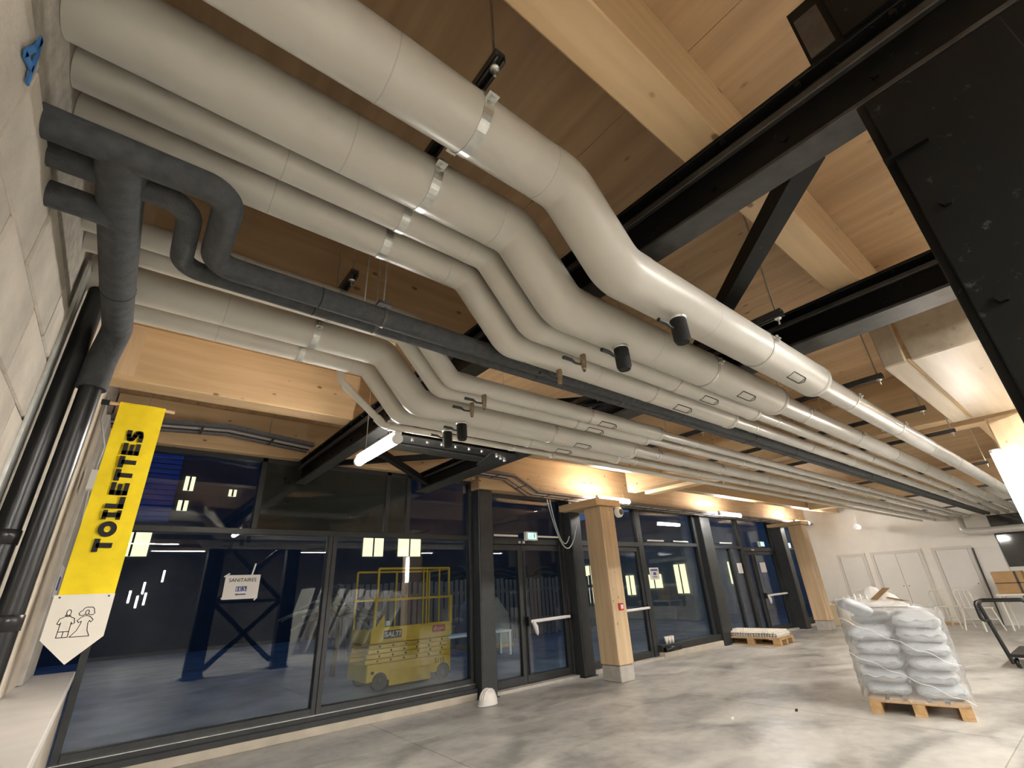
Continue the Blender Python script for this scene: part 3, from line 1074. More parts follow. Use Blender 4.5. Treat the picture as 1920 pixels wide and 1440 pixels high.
for (xx, yy) in ((0.61, 1.745), (0.70, 1.745), (0.70, 1.832)):
    MB((0.70, 1.81, 2.57)).tube([(xx, yy, 2.56), (xx, yy, ZC)], 0.004, 8).build('threaded_rod', 'zinc', dr)
MB((0.70, 1.81, 2.57)).box(0.67, 0.73, 1.72, 1.86, 2.56, 2.575).build('hanger_plate', 'rail_steel', dr)

# ------------------------------------------------------------------ facade glazing
def glazing(name, label, x0, x1, z0, z1, panes, bars, yf=YF):
    """panes: list of (x0,x1,z0,z1,material); bars: list of (x0,x1,z0,z1)"""
    t = struct_empty(name, label, ((x0 + x1) / 2, yf, 0))
    o = ((x0 + x1) / 2, yf, 0)
    for (a, b, c, d) in bars:
        MB(o).box(a, b, yf - 0.055, yf + 0.055, c, d, 0.003).build('frame_bar', 'anthracite', t)
    for (a, b, c, d, mt_) in panes:
        MB(o).box(a, b, yf - 0.012, yf + 0.012, c, d).build('pane' if mt_ == 'pane' else 'panel', mt_, t)
    return t


T0, T1 = 2.055, 2.115
glazing('window_1', 'tall fixed window with the SANITAIRES paper, left end of the facade', -0.10, 2.03, 0.13, ZB,
        [(-0.03, 2.0, 0.22, T0, 'pane'), (-0.03, 1.10, T1, 2.90, 'pane'), (1.16, 2.06, T1, 2.90, 'spandrel')],
        [(-0.09, -0.03, 0.13, ZB), (2.0, 2.05, 0.13, T0), (-0.03, 2.0, 0.13, 0.24), (-0.03, 2.06, T0, T1), (1.10, 1.16, T1, ZB), (-0.03, 2.06, 2.90, ZB)])
glazing('window_2', 'tall fixed window with the yellow lift behind it', 2.06, 4.16, 0.13, ZB,
        [(2.11, 4.12, 0.22, T0, 'pane'), (2.06, 2.72, T1, 2.90, 'spandrel'), (2.78, 3.04, T1, 2.90, 'spandrel'), (3.10, 4.12, T1, 2.90, 'pane')],
        [(2.055, 2.11, 0.13, T0), (4.12, 4.165, 0.13, ZB), (2.11, 4.12, 0.13, 0.24), (2.06, 4.12, T0, T1), (2.72, 2.78, T1, ZB), (3.04, 3.10, T1, ZB), (2.06, 4.12, 2.90, ZB)])
# sill profiles and plinth in front of the two tall windows
sl = struct_empty('trim_4', 'black sill profile under the tall windows', (2.0, 6.1, 0.1))
o = (2.0, 6.1, 0.1)
MB(o).box(-0.09, 4.16, 6.10, 6.145, 0.10, 0.175, 0.003).build('sill_bar', 'anthracite', sl)
MB(o).box(-0.09, 4.16, 6.05, 6.10, 0.085, 0.135, 0.003).build('sill_bar', 'anthracite', sl)
MB(o).box(-0.09, 4.16, 6.10, 6.15, 0.175, 0.182).build('sill_edge', 'zinc', sl)
struct('trim_5', MB().box(-0.09, 4.16, 6.06, 6.5, 0.0, 0.085, 0.004), 'plinth', 'cream plinth under the tall windows')
struct('trim_6', MB().box(8.42, 10.58, 6.02, 6.5, 0.0, 0.10, 0.004).box(11.05, 12.6, 6.05, 6.5, 0.0, 0.06), 'plinth', 'cream plinth under the far windows')
struct('trim_7', MB().box(4.45, 6.13, 6.05, 6.5, 0.0, 0.035).box(6.42, 8.42, 6.05, 6.5, 0, 0.035).box(12.6, 16.3, 6.05, 6.5, 0, 0.03), 'precast', 'pale door thresholds')


def door(name, label, x0, x1, split, ztop, zleaf, barleaf, transom_bars=True):
    """glazed double door: leaves with stiles and rails, panic bar, toplight, exit sign is separate"""
    t = struct_empty(name, label, ((x0 + x1) / 2, YF, 0))
    o = ((x0 + x1) / 2, YF, 0)
    f = 0.045
    for (a, b, c, d) in ((x0, x0 + f, 0.04, ztop), (x1 - f, x1, 0.04, ztop), (x0 + f, x1 - f, zleaf, zleaf + 0.09), (x0 + f, x1 - f, ztop - 0.05, ztop)):
        MB(o).box(a, b, YF - 0.06, YF + 0.06, c, d, 0.003).build('frame_bar', 'anthracite', t)
    MB(o).box(x0 + f, x1 - f, YF - 0.012, YF + 0.012, zleaf + 0.09, ztop - 0.05).build('pane', 'pane', t)
    for q, (a, b) in enumerate(((x0 + f, split), (split, x1 - f))):
        if b - a < 0.2: continue
        s = 0.075
        lf = MB(o).box(a + 0.004, a + s, YF - 0.04, YF + 0.04, 0.045, zleaf - 0.004, 0.003).build('leaf', 'anthracite', t)
        MB(o).box(b - s, b - 0.004, YF - 0.04, YF + 0.04, 0.045, zleaf - 0.004, 0.003).build('stile', 'anthracite', lf)
        MB(o).box(a + s, b - s, YF - 0.04, YF + 0.04, zleaf - 0.09, zleaf - 0.004, 0.003).build('door_rail', 'anthracite', lf)
        MB(o).box(a + s, b - s, YF - 0.04, YF + 0.04, 0.045, 0.145, 0.003).build('door_rail', 'anthracite', lf)
        MB(o).box(a + s, b - s, YF - 0.012, YF + 0.012, 0.145, zleaf - 0.09).build('pane', 'pane', lf)
        if q in barleaf:
            MB(o).tube([(a + 0.05, YF - 0.11, 0.86), (b - 0.04, YF - 0.11, 0.875)], 0.024, 12).build('panic_bar', 'paper', lf)
            MB(o).box(a + 0.01, a + 0.06, YF - 0.13, YF - 0.04, 0.80, 0.93, 0.006).box(b - 0.06, b - 0.01, YF - 0.12, YF - 0.04, 0.83, 0.92, 0.006).parts('bar_bracket', 'black_tube', lf)
            MB(o).tube([(a + 0.03, YF - 0.055, 0.15), (a + 0.03, YF - 0.055, zleaf - 0.1)], 0.010, 8).build('lock_rod', 'black_tube', lf)
            MB(o).tube([(a + 0.10, YF - 0.12, 0.86), (a + 0.14, YF - 0.13, 0.78), (a + 0.17, YF - 0.12, 0.70), (a + 0.18, YF - 0.12, 0.66)], [0.03, 0.04, 0.03, 0.008], 8).build('wrapper_shred', 'paper', lf)
    MB(o).box(split - 0.07, split - 0.03, YF - 0.075, YF - 0.06, zleaf + 0.015, zleaf + 0.05).box(split + 0.02, split + 0.06, YF - 0.075, YF - 0.06, zleaf + 0.015, zleaf + 0.05).parts('contact', 'white_plastic', t)
    return t


door('door_1', 'dark framed glazed double door nearest the viewer', 4.45, 6.14, 5.14, 2.80, 2.0, (1,))
door('door_2', 'dark framed glazed door behind the first wooden post', 6.42, 8.33, 7.2, 2.80, 2.0, (1,))
door('door_3', 'far dark framed glazed door with a paper notice', 12.66, 14.56, 13.2, 2.80, 1.95, (1,))
glazing('window_3', 'window with the purple notice and paper cups on its sill', 8.36, 10.6, 0.1, 2.80,
        [(8.45, 10.5, 0.22, 2.03, 'pane'), (8.45, 10.5, 2.10, 2.74, 'pane')],
        [(8.34, 8.45, 0.05, 2.80), (10.5, 10.6, 0.05, 2.80), (8.45, 10.5, 0.10, 0.22), (8.45, 10.5, 2.03, 2.10), (8.45, 10.5, 2.74, 2.80)])
glazing('window_4', 'window beside the pallet of white panels', 11.03, 12.66, 0.1, 2.80,
        [(11.1, 12.0, 0.2, 2.0, 'pane'), (12.06, 12.6, 0.2, 2.0, 'pane'), (11.1, 12.6, 2.07, 2.74, 'pane')],
        [(11.03, 11.1, 0.05, 2.80), (12.0, 12.06, 0.1, 2.0), (12.6, 12.66, 0.05, 2.80), (11.1, 12.6, 0.06, 0.2), (11.1, 12.6, 2.0, 2.07), (11.1, 12.6, 2.74, 2.80)])
glazing('window_5', 'last window of the facade behind the second wooden post', 14.86, 16.25, 0.1, 2.80,
        [(14.93, 16.18, 0.2, 2.0, 'pane'), (14.93, 16.18, 2.07, 2.74, 'pane')],
        [(14.86, 14.93, 0.05, 2.80), (16.18, 16.25, 0.05, 2.80), (14.93, 16.18, 0.05, 0.2), (14.93, 16.18, 2.0, 2.07), (14.93, 16.18, 2.74, 2.80)])
struct('wall_facade', MB().box(16.55, XE, 6.0, 6.4, 0, 2.8), 'anthracite', 'dark cladding in the far corner')

# ceiling-side light strips on the transoms
k = 0
for (xa, xb_, lb) in ((4.55, 5.05, 'white strip on the transom left of the first exit sign'), (5.45, 6.0, 'white strip on the transom right of the first exit sign'),
                      (8.55, 9.15, 'white strip on the transom over the purple notice'), (9.5, 10.1, 'white strip on the transom left of the pallet column'),
                      (11.5, 12.1, 'white strip on the transom beyond the pallet column')):
    t = thing('transom_strip', lb, 'strip', ((xa + xb_) / 2, YF - 0.08, 2.14))
    MB(((xa + xb_) / 2, YF - 0.08, 2.14)).box(xa, xb_, YF - 0.09, YF - 0.062, 2.115, 2.145, 0.004).build('cover', 'white_plastic', t)
    MB(((xa + xb_) / 2, YF - 0.08, 2.14)).box(xa - 0.01, xa, YF - 0.09, YF - 0.062, 2.115, 2.145).build('end_cap', 'rail_steel', t)

# exit signs
for n, (x, z, lb) in enumerate(((5.32, 2.13, 'lit green exit sign over the nearest double door'), (13.7, 2.13, 'lit green exit sign over the far glazed door'), (15.4, 2.12, 'lit green exit sign behind the second wooden post'))):
    t = thing('exit_sign', lb, 'sign', (x, YF - 0.1, z))
    o = (x, YF - 0.1, z)
    MB(o).box(x - 0.13, x + 0.13, YF - 0.13, YF - 0.062, z - 0.07, z + 0.07, 0.008).build('housing', 'white_plastic', t)
    MB(o).box(x - 0.09, x + 0.09, YF - 0.134, YF - 0.13, z - 0.045, z + 0.045).build('face', 'exit_green', t)
    # running man pictogram and doorway
    g = MB(o)
    yy = YF - 0.136
    g.bar((x - 0.02, yy, z + 0.015), (x - 0.035, yy, z - 0.01), 0.012, 0.002, (0, 1, 0)).bar((x - 0.035, yy, z - 0.01), (x - 0.055, yy, z - 0.035), 0.008, 0.002, (0, 1, 0))
    g.bar((x - 0.032, yy, z - 0.01), (x - 0.012, yy, z - 0.03), 0.008, 0.002, (0, 1, 0)).bar((x - 0.02, yy, z + 0.012), (x + 0.002, yy, z - 0.002), 0.007, 0.002, (0, 1, 0))
    g.lathe([(0, -0.001), (0.008, -0.001), (0.008, 0.001)], (x - 0.012, yy, z + 0.028), 10, 'Y')
    g.box(x + 0.03, x + 0.065, yy - 0.001, yy + 0.001, z - 0.035, z + 0.035)
    g.build('pictogram', 'white_plastic', t)

# papers taped to the glass
def sheet(label, x0, x1, z0, z1, lean=0.0):
    t = thing('paper_sign', label, 'sign', ((x0 + x1) / 2, YF - 0.02, z0))
    o = ((x0 + x1) / 2, YF - 0.02, z0)
    MB(o).box(x0, x1, YF - 0.0155, YF - 0.0125, z0, z1).build('sheet', 'paper', t)
    return t, o


t, o = sheet('white SANITAIRES paper with blue icons taped to the left window', 0.945, 1.29, 1.378, 1.622)
cx = 1.1175
text('SANITAIRES', 0.052, 'ink', t, (0, 0.0040, 0.190), (PI / 2, 0, 0), bold=0.0003, depth=0.0008)
MB(o).box(cx - 0.055, cx - 0.003, YF - 0.0175, YF - 0.0155, 1.455, 1.505).build('restroom_icon', 'blue_print', t)
MB(o).box(cx + 0.0, cx + 0.052, YF - 0.0175, YF - 0.0155, 1.455, 1.505).build('wheelchair_icon', 'blue_print', t)
g = MB(o)
yy = YF - 0.0185
for px in (cx - 0.043, cx - 0.017):
    g.lathe([(0, -0.0006), (0.005, -0.0006), (0.005, 0.0006)], (px, yy, 1.495), 10, 'Y')
    g.prism([(px - 0.007, 1.488), (px + 0.007, 1.488), (px + 0.004, 1.460), (px - 0.004, 1.460)], 'Y', yy - 0.0006, yy + 0.0006)
g.bar((cx + 0.022, yy, 1.498), (cx + 0.026, yy, 1.48), 0.006, 0.001, (0, 1, 0)).bar((cx + 0.026, yy, 1.48), (cx + 0.042, yy, 1.468), 0.006, 0.001, (0, 1, 0))
for q in range(10):
    a0, a1 = PI + q * 0.42, PI + (q + 1) * 0.42
    g.bar((cx + 0.024 + 0.014 * math.cos(a0), yy, 1.472 + 0.012 * math.sin(a0)), (cx + 0.024 + 0.014 * math.cos(a1), yy, 1.472 + 0.012 * math.sin(a1)), 0.004, 0.001, (0, 1, 0))
g.build('pictograms', 'paper', t)
MB(o).bar((cx - 0.04, YF - 0.017, 1.425), (cx + 0.05, YF - 0.017, 1.425), 0.012, 0.0015, (0, 1, 0)).prism([(cx - 0.058, 1.425), (cx - 0.035, 1.437), (cx - 0.035, 1.413)], 'Y', YF - 0.0175, YF - 0.0157).build('arrow', 'blue_print', t)
tp = MB(o)
tp.bar((0.93, YF - 0.0165, 1.605), (0.98, YF - 0.0165, 1.64), 0.014, 0.001, (0, 1, 0)).bar((0.935, YF - 0.0165, 1.395), (0.96, YF - 0.0165, 1.385), 0.014, 0.001, (0, 1, 0))
tp.bar((1.20, YF - 0.0165, 1.615), (1.222, YF - 0.0165, 1.74), 0.016, 0.001, (0, 1, 0)).bar((1.26, YF - 0.0165, 1.36), (1.285, YF - 0.0165, 1.39), 0.014, 0.001, (0, 1, 0))
tp.parts('tape', 'tape', t)
t, o = sheet('purple headed notice on the window past the first wooden post', 8.56, 8.88, 1.37, 1.60)
MB(o).box(8.60, 8.84, YF - 0.0172, YF - 0.0155, 1.535, 1.57).build('heading', 'blue_print', t)
MB(o).box(8.68, 8.78, YF - 0.0172, YF - 0.0155, 1.455, 1.51).build('icon', 'blue_print', t)
MB(o).box(8.65, 8.80, YF - 0.0172, YF - 0.0155, 1.415, 1.43).build('arrow', 'blue_print', t)
sheet('plain white notice on the far glazed door leaf', 13.5, 13.82, 1.42, 1.665)
sheet('plain white notice on the far window left of the door', 12.25, 12.5, 1.42, 1.66)
# blue notice on the pier strip by the banner
t = thing('wall_notice', 'small blue and white notice on the grey pier strip', 'sign', (XL + 0.05, 5.45, 1.5))
MB((XL + 0.05, 5.45, 1.5)).box(XL + 0.051, XL + 0.054, 5.30, 5.62, 1.45, 1.68).build('sheet', 'paper', t)
MB((XL + 0.05, 5.45, 1.5)).box(XL + 0.054, XL + 0.056, 5.36, 5.52, 1.50, 1.60).build('icon', 'blue_print', t)

# ------------------------------------------------------------------ banner
YB = 4.5
bn = thing('hanging_banner', 'yellow TOILETTES banner with white pointed board on a wooden pole', 'banner', (-0.13, YB, 2.81))
o = (-0.13, YB, 2.81)
MB(o).tube([(XL + 0.02, YB, 2.805), (0.088, YB, 2.805)], 0.014, 14).build('pole', 'dowel', bn)
MB(o).tube([(XL + 0.021, YB, 2.805), (XL + 0.07, YB, 2.805)], 0.021, 14).build('pole_socket', 'foam_cap', bn)
fab = MB(o)
nx, nz = 6, 40
vs, fs = [], []
for side in (0, 1):
    for j in range(nz + 1):
        zz = 2.823 + (1.435 - 2.823) * j / nz
        for i in range(nx + 1):
            xx = -0.268 + 0.292 * i / nx
            wob = 0.004 * math.sin(j * 0.5 + i) * min(1, j / 5) + 0.003 * math.sin(i * 1.3)
            vs.append((xx, YB - 0.016 + wob + side * 0.002, zz))
W = nx + 1
for side in (0, 1):
    b0 = side * W * (nz + 1)
    for j in range(nz):
        for i in range(nx):
            fs.append((b0 + j * W + i, b0 + j * W + i + 1, b0 + (j + 1) * W + i + 1, b0 + (j + 1) * W + i))
fab.add(vs, fs, True)
fabo = fab.build('fabric', 'banner_yellow', bn)
sleeve = MB(o).tube([(-0.268, YB, 2.806), (0.024, YB, 2.806)], 0.0175, 14, False).build('pole_sleeve', 'banner_yellow', bn)
# lettering built of bold strokes, reading upwards
LT = MB(o)
ZB0, ZB1 = 1.705, 2.603
letters = 'TOILETTES'
wd = {'T': 0.92, 'O': 1.12, 'I': 0.72, 'L': 0.9, 'E': 0.95, 'S': 0.98}
tot = sum(wd[c] for c in letters) - 0.1
u = (ZB1 - ZB0) / tot
yl = YB - 0.0235
CH = 0.105                   # cap height, towards -X
xbse = -0.066


def stroke(p, q, w):
    """p, q in letter space: s along the text (up), t cap direction 0..1"""
    P3 = lambda a: (xbse - a[1] * CH, yl, a[0])
    LT.bar(P3(p), P3(q), w, 0.002, (0, 1, 0))


sw = 0.033
pos = ZB0
for c in letters:
    w = wd[c] * u
    a, b = pos + 0.006, pos + w - 0.006
    h = sw / CH / 2
    mid = (a + b) / 2
    if c == 'T':
        stroke((a, 1 - h), (b, 1 - h), sw)
        stroke((mid, 0), (mid, 1 - h), sw)
    elif c == 'I':
        stroke((a, 1 - h * 0.8), (b, 1 - h * 0.8), sw * 0.8)
        stroke((a, h * 0.8), (b, h * 0.8), sw * 0.8)
        stroke((mid, 0), (mid, 1), sw)
    elif c == 'L':
        stroke((a + sw / 2, 0), (a + sw / 2, 1), sw)
        stroke((a, h), (b, h), sw)
    elif c == 'E':
        stroke((a + sw / 2, 0), (a + sw / 2, 1), sw)
        stroke((a, h * 0.85), (b, h * 0.85), sw * 0.85)
        stroke((a, 1 - h * 0.85), (b, 1 - h * 0.85), sw * 0.85)
        stroke((a, 0.5), (b - 0.008, 0.5), sw * 0.75)
    elif c == 'O':
        n = 24
        for q in range(n):
            t0, t1 = 2 * PI * q / n, 2 * PI * (q + 1) / n
            ro, ri = (b - a) / 2, (b - a) / 2 - sw
            to, ti = 0.5, 0.5 - sw / CH
            pts = []
            for (rr, tt, th) in ((ro, to, t0), (ro, to, t1), (ri, ti, t1), (ri, ti, t0)):
                pts.append((xbse - (0.5 + tt * math.sin(th)) * CH, yl, mid + rr * math.cos(th)))
            LT.add([p for p in pts] + [(p[0], p[1] - 0.001, p[2]) for p in pts], [(0, 1, 2, 3), (7, 6, 5, 4)])
    elif c == 'S':
        path = [(b, 0.84), (b - 0.012, 0.93), (mid, 0.87), (a + 0.016, 0.84), (a + 0.014, 0.66), (mid, 0.52), (b - 0.014, 0.36), (b - 0.015, 0.17), (mid, 0.13), (a + 0.012, 0.07), (a, 0.16)]
        path = [(b - 0.004, 0.86), (mid, 0.865), (a + 0.018, 0.80), (a + 0.018, 0.62), (mid, 0.51), (b - 0.018, 0.38), (b - 0.018, 0.20), (mid, 0.135), (a + 0.002, 0.14)]
        for i in range(len(path) - 1):
            stroke(path[i], path[i + 1], sw * 0.88)
            p = path[i]
            if i: LT.lathe([(0, -0.001), (sw * 0.44, -0.001), (sw * 0.44, 0.001)], (xbse - p[1] * CH, yl, p[0]), 10, 'Y')
    pos += w
LT.build('lettering', 'ink', fabo)
bd = MB(o).prism([(-0.285, 1.44), (0.027, 1.44), (0.027, 1.178), (-0.130, 1.028), (-0.285, 1.178)], 'Y', YB - 0.028, YB - 0.018).build('pointed_board', 'board_white', bn)
for sx in (-0.255, -0.003):
    MB(o).lathe([(0, -0.003), (0.005, -0.003), (0.006, 0.0)], (sx, YB - 0.028, 1.425), 10, 'Y').build('screw', 'rail_steel', bd)


def outline(pts, closed=True, w=0.0042):
    mbx = MB(o)
    n = len(pts)
    for i in range(n if closed else n - 1):
        p, q = pts[i], pts[(i + 1) % n]
        mbx.bar((p[0], YB - 0.0287, p[1]), (q[0], YB - 0.0287, q[1]), w, 0.001, (0, 1, 0))
        mbx.lathe([(0, -0.0006), (w / 2, -0.0006), (w / 2, 0.0006)], (p[0], YB - 0.0287, p[1]), 8, 'Y')
    return mbx


def ell(cx, cz, rx, rz, n=18, a0=0, a1=2 * PI):
    return [(cx + rx * math.cos(a0 + (a1 - a0) * i / n), cz + rz * math.sin(a0 + (a1 - a0) * i / n)) for i in range(n + (0 if a1 - a0 > 6.2 else 1))]


mx = -0.185
fig = outline(ell(mx, 1.332, 0.011, 0.017))
for pl in ([(mx - 0.006, 1.315), (mx - 0.016, 1.306), (mx - 0.036, 1.296), (mx - 0.043, 1.268), (mx - 0.030, 1.262), (mx - 0.026, 1.274), (mx - 0.027, 1.220), (mx + 0.027, 1.220), (mx + 0.026, 1.274), (mx + 0.030, 1.262), (mx + 0.043, 1.268), (mx + 0.036, 1.296), (mx + 0.016, 1.306), (mx + 0.006, 1.315)],
           [(mx - 0.027, 1.220), (mx - 0.028, 1.186), (mx + 0.028, 1.186), (mx + 0.027, 1.220)]):
    q = outline(pl)
    fig.add(q.v, q.f)
q = outline([(mx, 1.220), (mx, 1.186)], False)
fig.add(q.v, q.f)
q = outline(ell(mx, 1.318, 0.014, 0.010, 8, PI, 2 * PI), False)
fig.add(q.v, q.f)
fig.build('man_drawing', 'ink', bd)
wx = -0.092
fig = outline(ell(wx, 1.328, 0.009, 0.014))
cloud = [(wx - 0.034, 1.312), (wx - 0.042, 1.322), (wx - 0.036, 1.334), (wx - 0.026, 1.340), (wx - 0.020, 1.354), (wx - 0.006, 1.360), (wx + 0.008, 1.358), (wx + 0.022, 1.358), (wx + 0.032, 1.346), (wx + 0.034, 1.334), (wx + 0.040, 1.322), (wx + 0.032, 1.312), (wx + 0.018, 1.312), (wx + 0.008, 1.318)]
for pl, cl in ((cloud, False), ([(wx - 0.034, 1.312), (wx - 0.018, 1.310), (wx - 0.009, 1.318)], False),
           ([(wx - 0.006, 1.308), (wx - 0.024, 1.300), (wx - 0.040, 1.280), (wx - 0.030, 1.268), (wx - 0.018, 1.276), (wx - 0.018, 1.262), (wx - 0.030, 1.220), (wx - 0.056, 1.185), (wx + 0.042, 1.185), (wx + 0.024, 1.220), (wx + 0.018, 1.262), (wx + 0.022, 1.278), (wx + 0.032, 1.268), (wx + 0.040, 1.282), (wx + 0.022, 1.301), (wx + 0.006, 1.308)], True)):
    q = outline(pl, cl)
    fig.add(q.v, q.f)
fig.build('woman_drawing', 'ink', bd)

# cable and junction box hanging on the wall behind the banner
jb = thing('junction_box', 'small grey junction box hanging by its cable behind the banner', 'box', (XL + 0.09, 4.9, 2.2))
o = (XL + 0.09, 4.9, 2.2)
MB(o).box(XL + 0.06, XL + 0.13, 4.85, 4.95, 2.20, 2.36, 0.01).build('housing', 'white_plastic', jb)
MB(o).tube([(XL + 0.09, 4.9, 2.36), (XL + 0.10, 4.85, 2.55), (XL + 0.03, 4.8, 2.75), (XL + 0.03, 4.78, 2.94)], 0.007, 8).build('cable', 'cable_grey', jb)
MB(o).tube([(XL + 0.09, 4.9, 2.2), (XL + 0.10, 4.95, 2.0), (XL + 0.14, 5.0, 1.8)], 0.006, 8).build('cable', 'cable_grey', jb)

# ------------------------------------------------------------------ cable trays
def wire_tray(label, path, yc, wdt, step):
    base = Vector((path[0][0], yc, path[0][1]))
    t = thing('cable_tray', label, 'cable tray', base)
    pts = [Vector((x, yc, z)) for x, z in path]
    for s in (-1, 1):
        mbx = MB(base)
        for i in range(len(pts) - 1):
            a, b = pts[i] + Vector((0, s * wdt / 2, 0)), pts[i + 1] + Vector((0, s * wdt / 2, 0))
            mbx.bar(a, b, 0.006, 0.045)
            mbx.bar(a + Vector((0, 0, -0.02)), b + Vector((0, 0, -0.02)), 0.05, 0.006)
        mbx.build('side_rail', 'tray_steel', t)
    mbx = MB(base)
    for i in range(len(pts) - 1):
        a, b = pts[i], pts[i + 1]
        for f_ in (-0.3, 0.0, 0.3):
            mbx.tube([a + Vector((0, f_ * wdt, -0.022)), b + Vector((0, f_ * wdt, -0.022))], 0.003, 5)
    mbx.parts('base_wire', 'tray_steel', t)
    for i in range(len(pts) - 1):
        a, b = pts[i], pts[i + 1]
        L = (b - a).length
        n = max(1, int(L / step))
        for k in range(n):
            c = a + (b - a) * ((k + 0.5) / n)
            MB(base).box(c.x - 0.012, c.x + 0.012, yc - wdt / 2, yc + wdt / 2, c.z - 0.03, c.z - 0.024).build('rung', 'rail_steel', t)
            if k % 2 == 0:
                MB(base).tube([c + Vector((0, wdt / 2, 0)), (c.x, yc + wdt / 2, (ZC if c.x < 4 else 2.95))], 0.004, 6).build('hanger_rod', 'zinc', t)
    # cables lying in the tray
    for k in range(3):
        off = Vector((0, (-0.08 + 0.07 * k), -0.012))
        MB(base).tube([p + off for p in pts], 0.007, 6).build('cable', ('foam_cap', 'cable_grey', 'foam_cap')[k], t)
    return t


wire_tray('wire cable tray above the left window, behind the banner', [(-0.36, 3.00), (0.62, 3.07), (1.49, 2.995)], 5.62, 0.30, 0.45)
wire_tray('wire cable tray stepping down above the doors along the facade', [(3.42, 2.99), (4.55, 2.96), (5.02, 2.745), (9.0, 2.71), (16.1, 2.68)], 5.66, 0.30, 0.55)

# loose grey cable loops over the double door
cl = thing('loose_cable', 'loose grey cable loops hanging over the double door', 'cable', (5.75, 5.95, 2.0))
o = (5.75, 5.95, 2.0)


def sag(p0, p1, bot, n=14):
    p0, p1 = Vector(p0), Vector(p1)
    out = []
    for i in range(n + 1):
        f_ = i / n
        q = p0.lerp(p1, f_)
        d = 4 * f_ * (1 - f_)
        q.z = p0.z * (1 - f_) + p1.z * f_ - d * bot
        out.append(q)
    return out


MB(o).tube(sag((5.55, 5.88, 2.72), (6.22, 5.88, 2.32), 0.58), 0.009, 8).build('cable', 'cable_grey', cl)
MB(o).tube(sag((5.60, 5.87, 2.72), (6.0, 5.87, 2.12), 0.36), 0.009, 8).build('cable', 'cable_grey', cl)

# ------------------------------------------------------------------ lamps
def tube_lamp(label, p, q, glow=0.034, hang=None, group=None, shine='lamp_glow', added_hood=False):
    p, q = Vector(p), Vector(q)
    t = thing('tube_lamp', label, 'lamp', p, group=group)
    d = (q - p).normalized()
    MB(p).tube([p + d * 0.03, q - d * 0.03], glow, 16).build('diffuser', shine, t)
    up = Vector((0, 0, 1)) if abs(d.z) < 0.9 else Vector((1, 0, 0))
    MB(p).bar(p + up * (glow + 0.012), q + up * (glow + 0.012), 0.05, 0.022, up).build('housing', 'lamp_white', t)
    for c in (p + d * 0.0, q - d * 0.03):
        MB(p).tube([c, c + d * 0.03], glow + 0.004, 14).build('end_cap', 'lamp_white', t)
    if added_hood:      # trough reflector added to keep light off the ceiling and on the floor
        z0 = p.z
        prof = [(-0.15, -0.035), (-0.15, -0.030), (-0.05, 0.062), (0.05, 0.062), (0.15, -0.030), (0.15, -0.035), (0.047, 0.057), (-0.047, 0.057)]
        MB(p).prism([(p.y + a, z0 + b) for a, b in prof], 'X', p.x, q.x).build('added_reflector', 'lamp_white', t)
    if hang:
        for f_ in (0.2, 0.8):
            c = p.lerp(q, f_)
            MB(p).tube([c + up * (glow + 0.02), Vector((c.x, c.y, hang))], 0.003, 6).build('hanger', 'zinc', t)
    return t


tube_lamp('bright tube lamp hanging by the black steel beams and the pipe bends', (1.425, 3.07, 2.40), (1.425, 3.85, 2.40), 0.036, ZC)
tube_lamp('bright tube lamp over the first wooden post', (6.25, 5.36, 2.70), (7.15, 5.36, 2.70), 0.034, 2.95)
tube_lamp('bright tube lamp along the facade between the wooden posts', (10.35, 5.36, 2.665), (11.35, 5.36, 2.665), 0.034, ZC)
tube_lamp('bright tube lamp over the second wooden post', (14.4, 5.36, 2.66), (15.4, 5.36, 2.66), 0.034, ZC)
tube_lamp('small bright lamp in the far corner before the white wall', (15.9, 4.40, 2.46), (16.2, 4.40, 2.46), 0.05, ZC, shine='lamp_glow_soft')
tube_lamp('upright bright tube lamp on the right hand wooden post', (6.03, 0.40, 1.60), (6.03, 0.40, 2.28), 0.036, shine='lamp_glow_soft')
# lamps added behind and beside the viewer to brighten floor and pipes
lampspots = [(-0.2, -2.3), (2.3, -0.95), (4.6, -0.95), (7.6, -0.95), (10.4, -1.0), (0.6, -4.2), (4.2, -4.4), (8.2, -4.4), (11.6, -4.4)]
lampnames = ['front row by the block wall', 'front row between the steel columns', 'front row past the tower', 'front row past the girders', 'front row in mid hall', 'rear row by block wall', 'rear row past tower', 'rear row mid hall', 'rear row by end wall']
for n, (lx_, ly_) in enumerate(lampspots):
    tube_lamp('added fill tube lamp behind the viewer, %s' % lampnames[n], (lx_, ly_, 2.80), (lx_ + 1.3, ly_, 2.80), 0.034, ZC, 'fill tube lamps added behind the viewer', 'lamp_glow_fill', True)

for n, (lx_, lz_) in enumerate(((0.50, 1.50), (0.72, 1.34), (0.92, 1.42), (0.82, 1.75), (1.28, 2.10))):
    tube_lamp('upright work light leaning at the rear wall, %s from the left' % ('first', 'second', 'third', 'fourth', 'fifth')[n], (lx_, -8.2, lz_), (lx_, -8.2, lz_ + 0.42), 0.03, shine='lamp_glow_soft', group='upright work lights at the rear wall')

